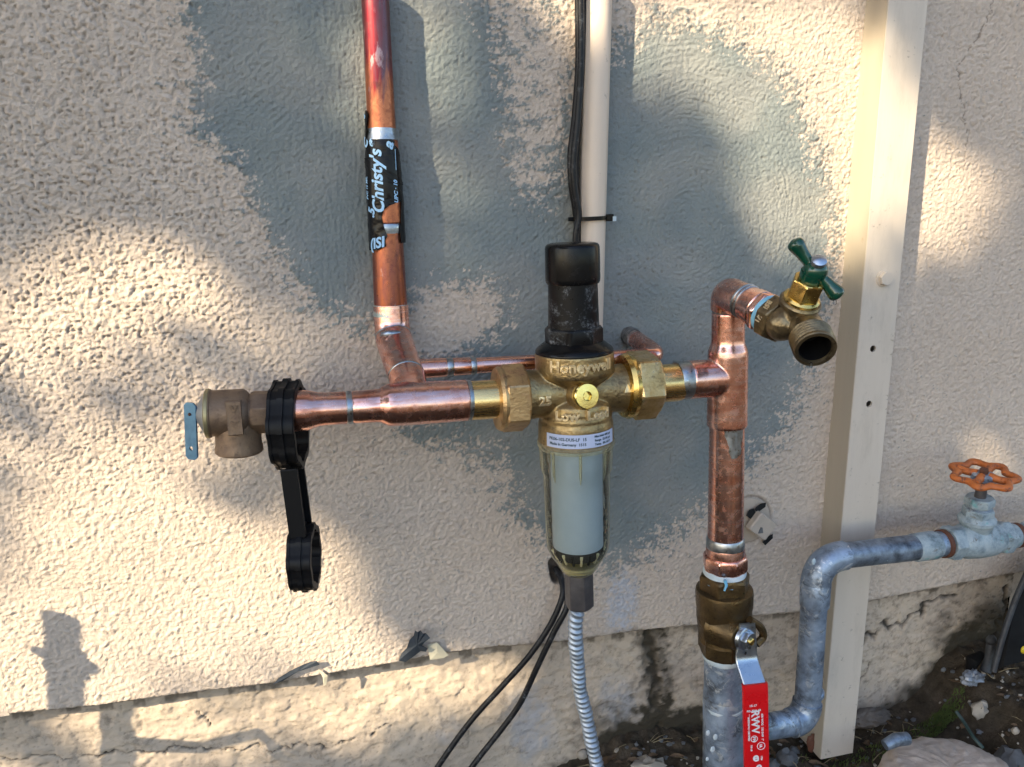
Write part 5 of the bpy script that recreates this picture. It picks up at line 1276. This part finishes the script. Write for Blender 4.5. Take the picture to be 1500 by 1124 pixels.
# ================================================================== GROUND THINGS
M_rub = simple('grimy_rubble', (.22, .185, .15), (.10, .085, .07), 55, (.8, .9), 0, .9, 140, bdist=.002)
def stone(px, py, r, sc, mat, label, name='stone', cat='stone', group=None, seed=0, rough=.3, off=.05, n=18, sa=45):
    # place it on the ground under that pixel
    d = M @ np.array([px - 750, py - 562, F]); p = None
    for t in np.linspace(.3, 1.6, 500):
        q = CAM + d / np.linalg.norm(d) * t
        if q[1] > -FOFF - .004 or q[2] < gz(q[0], q[1]): p = q; break
    if p is None: p = q
    o = part(name, blob(p + (0, -r * .3, r * sc[2] * .25), r, sc, n, rough, seed), mat, None, org=p, ang=sa); tag(o, label, cat, group); return o
stone(1432, 1041, .0105, (1, .8, 1.05), M_stone, 'pale angular stone lying on the dark soil near the right edge', seed=3, rough=.45, n=10)
stone(1486, 1072, .005, (1, .8, 1), M_stone, 'tiny pale pebble at the far right of the soil', 'pebble', 'pebble', seed=5, n=10)
stone(1478, 1114, .016, (1.3, 1, .8), M_dstone, 'dark blue grey stone in the bottom right corner', seed=9, rough=.4, n=12)
stone(1150, 1112, .011, (1.2, 1, .9), M_dstone, 'dark rounded stone behind the red lever, left of the post', seed=11, rough=.35, n=12)
stone(1130, 1122, .008, (1.2, 1, .8), M_dstone, 'small dark stone touching the red lever near the bottom edge', seed=14, rough=.35, n=12)
stone(1162, 1100, .006, (1, 1, .8), M_dstone, 'smallest dark stone between post and pipe elbow', seed=16, rough=.35, n=12)
stone(945, 1122, .012, (1.6, 1, .6), M_stone, 'light crumbled stone right of the spiral hose at the bottom', seed=18, rough=.6, n=14)
stone(852, 1106, .0055, (1, .8, 1), M_stone, 'small tan pebble left of the spiral hose', 'pebble', 'pebble', seed=21, n=10)
stone(1268, 1050, .016, (1.8, .8, .6), M_rub, 'broken grey concrete edge lump right of the post foot', 'rubble_lump', 'rubble', seed=23, rough=.25, n=44, off=.01, sa=60)
# big round concrete stub at the bottom
cp = P(1390, 1150, .125)
g = blob(cp, .073, (1.0, .82, .40), 90, .05, 12, 4.5); g[0][:, 2] = np.where(g[0][:, 2] > cp[2] + .018, cp[2] + .018 + (g[0][:, 2] - cp[2] - .018) * .25, g[0][:, 2])
g[0][:, 2] += .0016 * fbm(g[0][:, 0] * 160, g[0][:, 1] * 160, 4, 77)
o = part('concrete_stub', g, M_conc, None, org=cp, ang=60); tag(o, 'flat round pinkish concrete block at the bottom right', 'concrete block')
o = part('pipe_scrap', [sweep([P(1296, 1092, .10), P(1312, 1084, .10), P(1329, 1082, .10)], [.0055, .0068, .0066], 16)], M_galvd, None, org=P(1312, 1087, .10)); tag(o, 'short grey pipe scrap lying against the round concrete block', 'pipe scrap')
# black bin corner at the right edge
BN = thing('black_bin', 'corner of a black plastic bin leaning at the right edge', 'bin', P(1500, 960, .04))
pl = [P(1505, 838, .05), P(1488, 880, .05), P(1472, 930, .055), P(1457, 984, .06), P(1470, 976, .065), P(1505, 968, .07), P(1600, 960, .09), P(1600, 800, .07)]
pl = np.array(pl); bk = pl + np.array([.03, .02, .01]); n = len(pl)
part('side', (np.vstack([pl, bk]), [tuple(range(n)), tuple(range(2 * n - 1, n - 1, -1))] + [(i, i + n, (i + 1) % n + n, (i + 1) % n) for i in range(n)]), M_bin, BN, smooth=False)
rimq = smoothpath([P(1505, 838, .052), P(1487, 880, .052), P(1470, 930, .057), P(1455, 984, .062)], 20)
part('rim', sweep(rimq, [.0032] * len(rimq), 10), simple('grey_worn_rim', (.045, .05, .055), (.015, .015, .018), 80, (.5, .7), 0, .3), BN)
part('yellow_button', blob(P(1500, 952, .076), .0042, (1, .5, 1.1), 14, 0, 0), flat('yellow_plastic', (.6, .45, .02), .4), BN)
o = part('grey_clip', [sweep([P(1452, 945, .03), P(1448, 965, .035), P(1443, 985, .04)], [.0055, .0045, .006], 12), blob(P(1452, 938, .03), .0065, (1, .8, 1), 12, .1, 2)], simple('grey_clip', (.06, .065, .07), (.02, .02, .022), 80, (.5, .7), 0, .4), None, org=P(1448, 965, .035)); tag(o, 'dusty dark grey clip standing beside the black bin', 'clip')
o = part('black_scrap', [sweep([P(1420, 985, .03), P(1424, 968, .028), P(1438, 958, .025)], [.004, .008, .004], 10)], M_bin, None, org=P(1424, 970, .03)); tag(o, 'black rubber scrap left of the grey clip', 'scrap')
o = part('crumpled_foil', blob(P(1424, 993, .05), .010, (1.35, .8, .8), 18, .55, 31), simple('crumpled_white_foil', (.30, .33, .38), (.06, .065, .07), 130, (.3, .5), .2, .5, 120, bdist=.002), None, org=P(1424, 993, .05), ang=20); tag(o, 'crumpled whitish plastic scrap on the soil below the grey clip', 'scrap')
o = part('green_strip', sweep(smoothpath([P(1400, 1042, .08), P(1412, 1058, .09), P(1426, 1080, .11), P(1440, 1096, .12)], 12), [.0018] * len(smoothpath([P(1400, 1042, .08), P(1412, 1058, .09), P(1426, 1080, .11), P(1440, 1096, .12)], 12)), 6), simple('green_twine', (.02, .05, .048), (.012, .03, .028), 60, (.5, .7), 0, 0), None); tag(o, 'thin blue green twine lying across the soil', 'twine')

# loose litter: grit, straw, moss
def litter(n, seed, name, mat, kind, size, xr=(0.05, .62), yr=(-.34, .012)):
    r_ = np.random.default_rng(seed); V_ = []; F_ = []
    for i in range(n):
        x = r_.uniform(*xr); y = yr[1] - abs(r_.normal()) * (yr[1] - yr[0]) * .5
        if y < yr[0]: continue
        z = gz(x, y); s_ = size * r_.uniform(.4, 1.3)
        if kind == 'grit': g = blob((x, y, z + s_ * .2), s_, (r_.uniform(.8, 1.3), r_.uniform(.7, 1.1), r_.uniform(.5, .9)), 6, .5, i)
        else:
            a = r_.uniform(0, 6.28); e = np.array([math.cos(a), math.sin(a) * .7, r_.uniform(-.05, .5)]) * s_ * 9
            p0 = np.array([x, y, z + .001]); g = sweep([p0, p0 + e * .5 + (0, 0, s_ * .8), p0 + e], [s_ * .22, s_ * .2, s_ * .1], 4)
        b = sum(len(q) for q in V_) if i < 0 else litter.b; V_.append(g[0]); F_.extend([tuple(q + b for q in f) for f in g[1]]); litter.b += len(g[0])
    o = part(name, (np.concatenate(V_), F_), mat, None, org=(.3, -.1, .03), smooth=False); return o
litter.b = 0; o = litter(260, 1, 'grit', M_stone, 'grit', .0022); tag(o, None, None, kind='stuff')
litter.b = 0; o = litter(500, 2, 'dark_grit', M_dstone, 'grit', .0030); tag(o, None, None, kind='stuff')
litter.b = 0; o = litter(260, 3, 'straw', M_straw, 'straw', .0022); tag(o, None, None, kind='stuff')
# dead leaf bits
r_ = np.random.default_rng(11); lv_ = []; lf = []; b = 0
for i in range(170):
    x = r_.uniform(.06, .6); y = .005 - abs(r_.normal()) * .12; z = gz(x, y) + .002; s_ = r_.uniform(.004, .010); a = r_.uniform(0, 6.28)
    c_, n_ = math.cos(a), math.sin(a); q = np.array([(-1, 0, 0), (-.4, .42, .25), (.3, .38, .3), (1, 0, .1), (.3, -.36, .3), (-.4, -.4, .2), (0, 0, 0)]) * s_
    q[:, 2] *= r_.uniform(-.5, 1.5); q = np.stack([q[:, 0] * c_ - q[:, 1] * n_, q[:, 0] * n_ + q[:, 1] * c_, q[:, 2] + abs(q[:, 0]) * r_.uniform(-.3, .3)], -1) + (x, y, z)
    lv_.append(q); lf += [(b + k, b + (k + 1) % 6, b + 6) for k in range(6)]; b += 7
o = part('dead_leaves', (np.concatenate(lv_), lf), simple('dead_leaf', (.16, .095, .045), (.07, .045, .025), 90, (.6, .8), 0, 0), None, smooth=False); tag(o, None, None, kind='stuff')
# moss tufts on the soil by the wall
mv = []; mf = []; b = 0; r_ = np.random.default_rng(5)
for i in range(900):
    px = 1385 + r_.normal() * 14; py = 1010 + r_.normal() * 18
    if r_.random() < .3: px, py = 1300 + r_.normal() * 60, 1062 + r_.normal() * 12
    p = P(px, py, .012 + r_.random() * .02); e = np.array([r_.normal() * .3, r_.normal() * .3 - .2, 1]) * r_.uniform(.002, .006); p = p * [1, 1, 0] + [0, 0, min(p[2], gz(p[0], p[1]) + .002)]
    g = sweep([p, p + e], [.0007, .0002], 3); mv.append(g[0]); mf += [tuple(q + b for q in f) for f in g[1]]; b += len(g[0])
o = part('moss_patch', (np.concatenate(mv), mf), M_moss, None, smooth=False); tag(o, None, None, kind='stuff')

# unseen pipe added left of the frame to cast a shadow on the plaster
wp = P(88, 960, 0); D_ = .12; sc_ = wp + sdir / -sdir[1] * D_
SPp = thing('added_shadow_pipe', 'unseen pipe with side arms, added left of the frame to cast a shadow', 'pipe', (sc_[0], sc_[1], -.02))
def sh(px, py, D=D_): q = P(px, py, 0); return q + sdir / -sdir[1] * D
part('pipe', sweep([sh(112, 1200), sh(100, 1035), sh(96, 965)], [.0085, .0085, .0085], 20), M_galv, SPp)
part('cap', sweep([sh(90, 905), sh(94, 950)], [.0088, .0078], 20), M_galv, SPp)
part('tee', sweep([sh(96, 950), sh(100, 985)], [.0095, .0105], 20), M_galv, SPp)
part('spout', sweep([sh(52, 952), sh(62, 956), sh(95, 972)], [.0030, .0042, .006], 14), M_galv, SPp)
part('stub', sweep([sh(100, 968), sh(132, 978)], [.007, .006], 14), M_galv, SPp)
part('lower_arm', sweep([sh(235, 1095, .13), sh(325, 1072, .13), sh(372, 1128, .13)], [.0042, .0042, .0035], 12), M_galv, SPp)
part('arm_bracket', sweep([sh(120, 1090, D_), sh(235, 1095, .13)], [.007, .005], 12), M_galv, SPp)
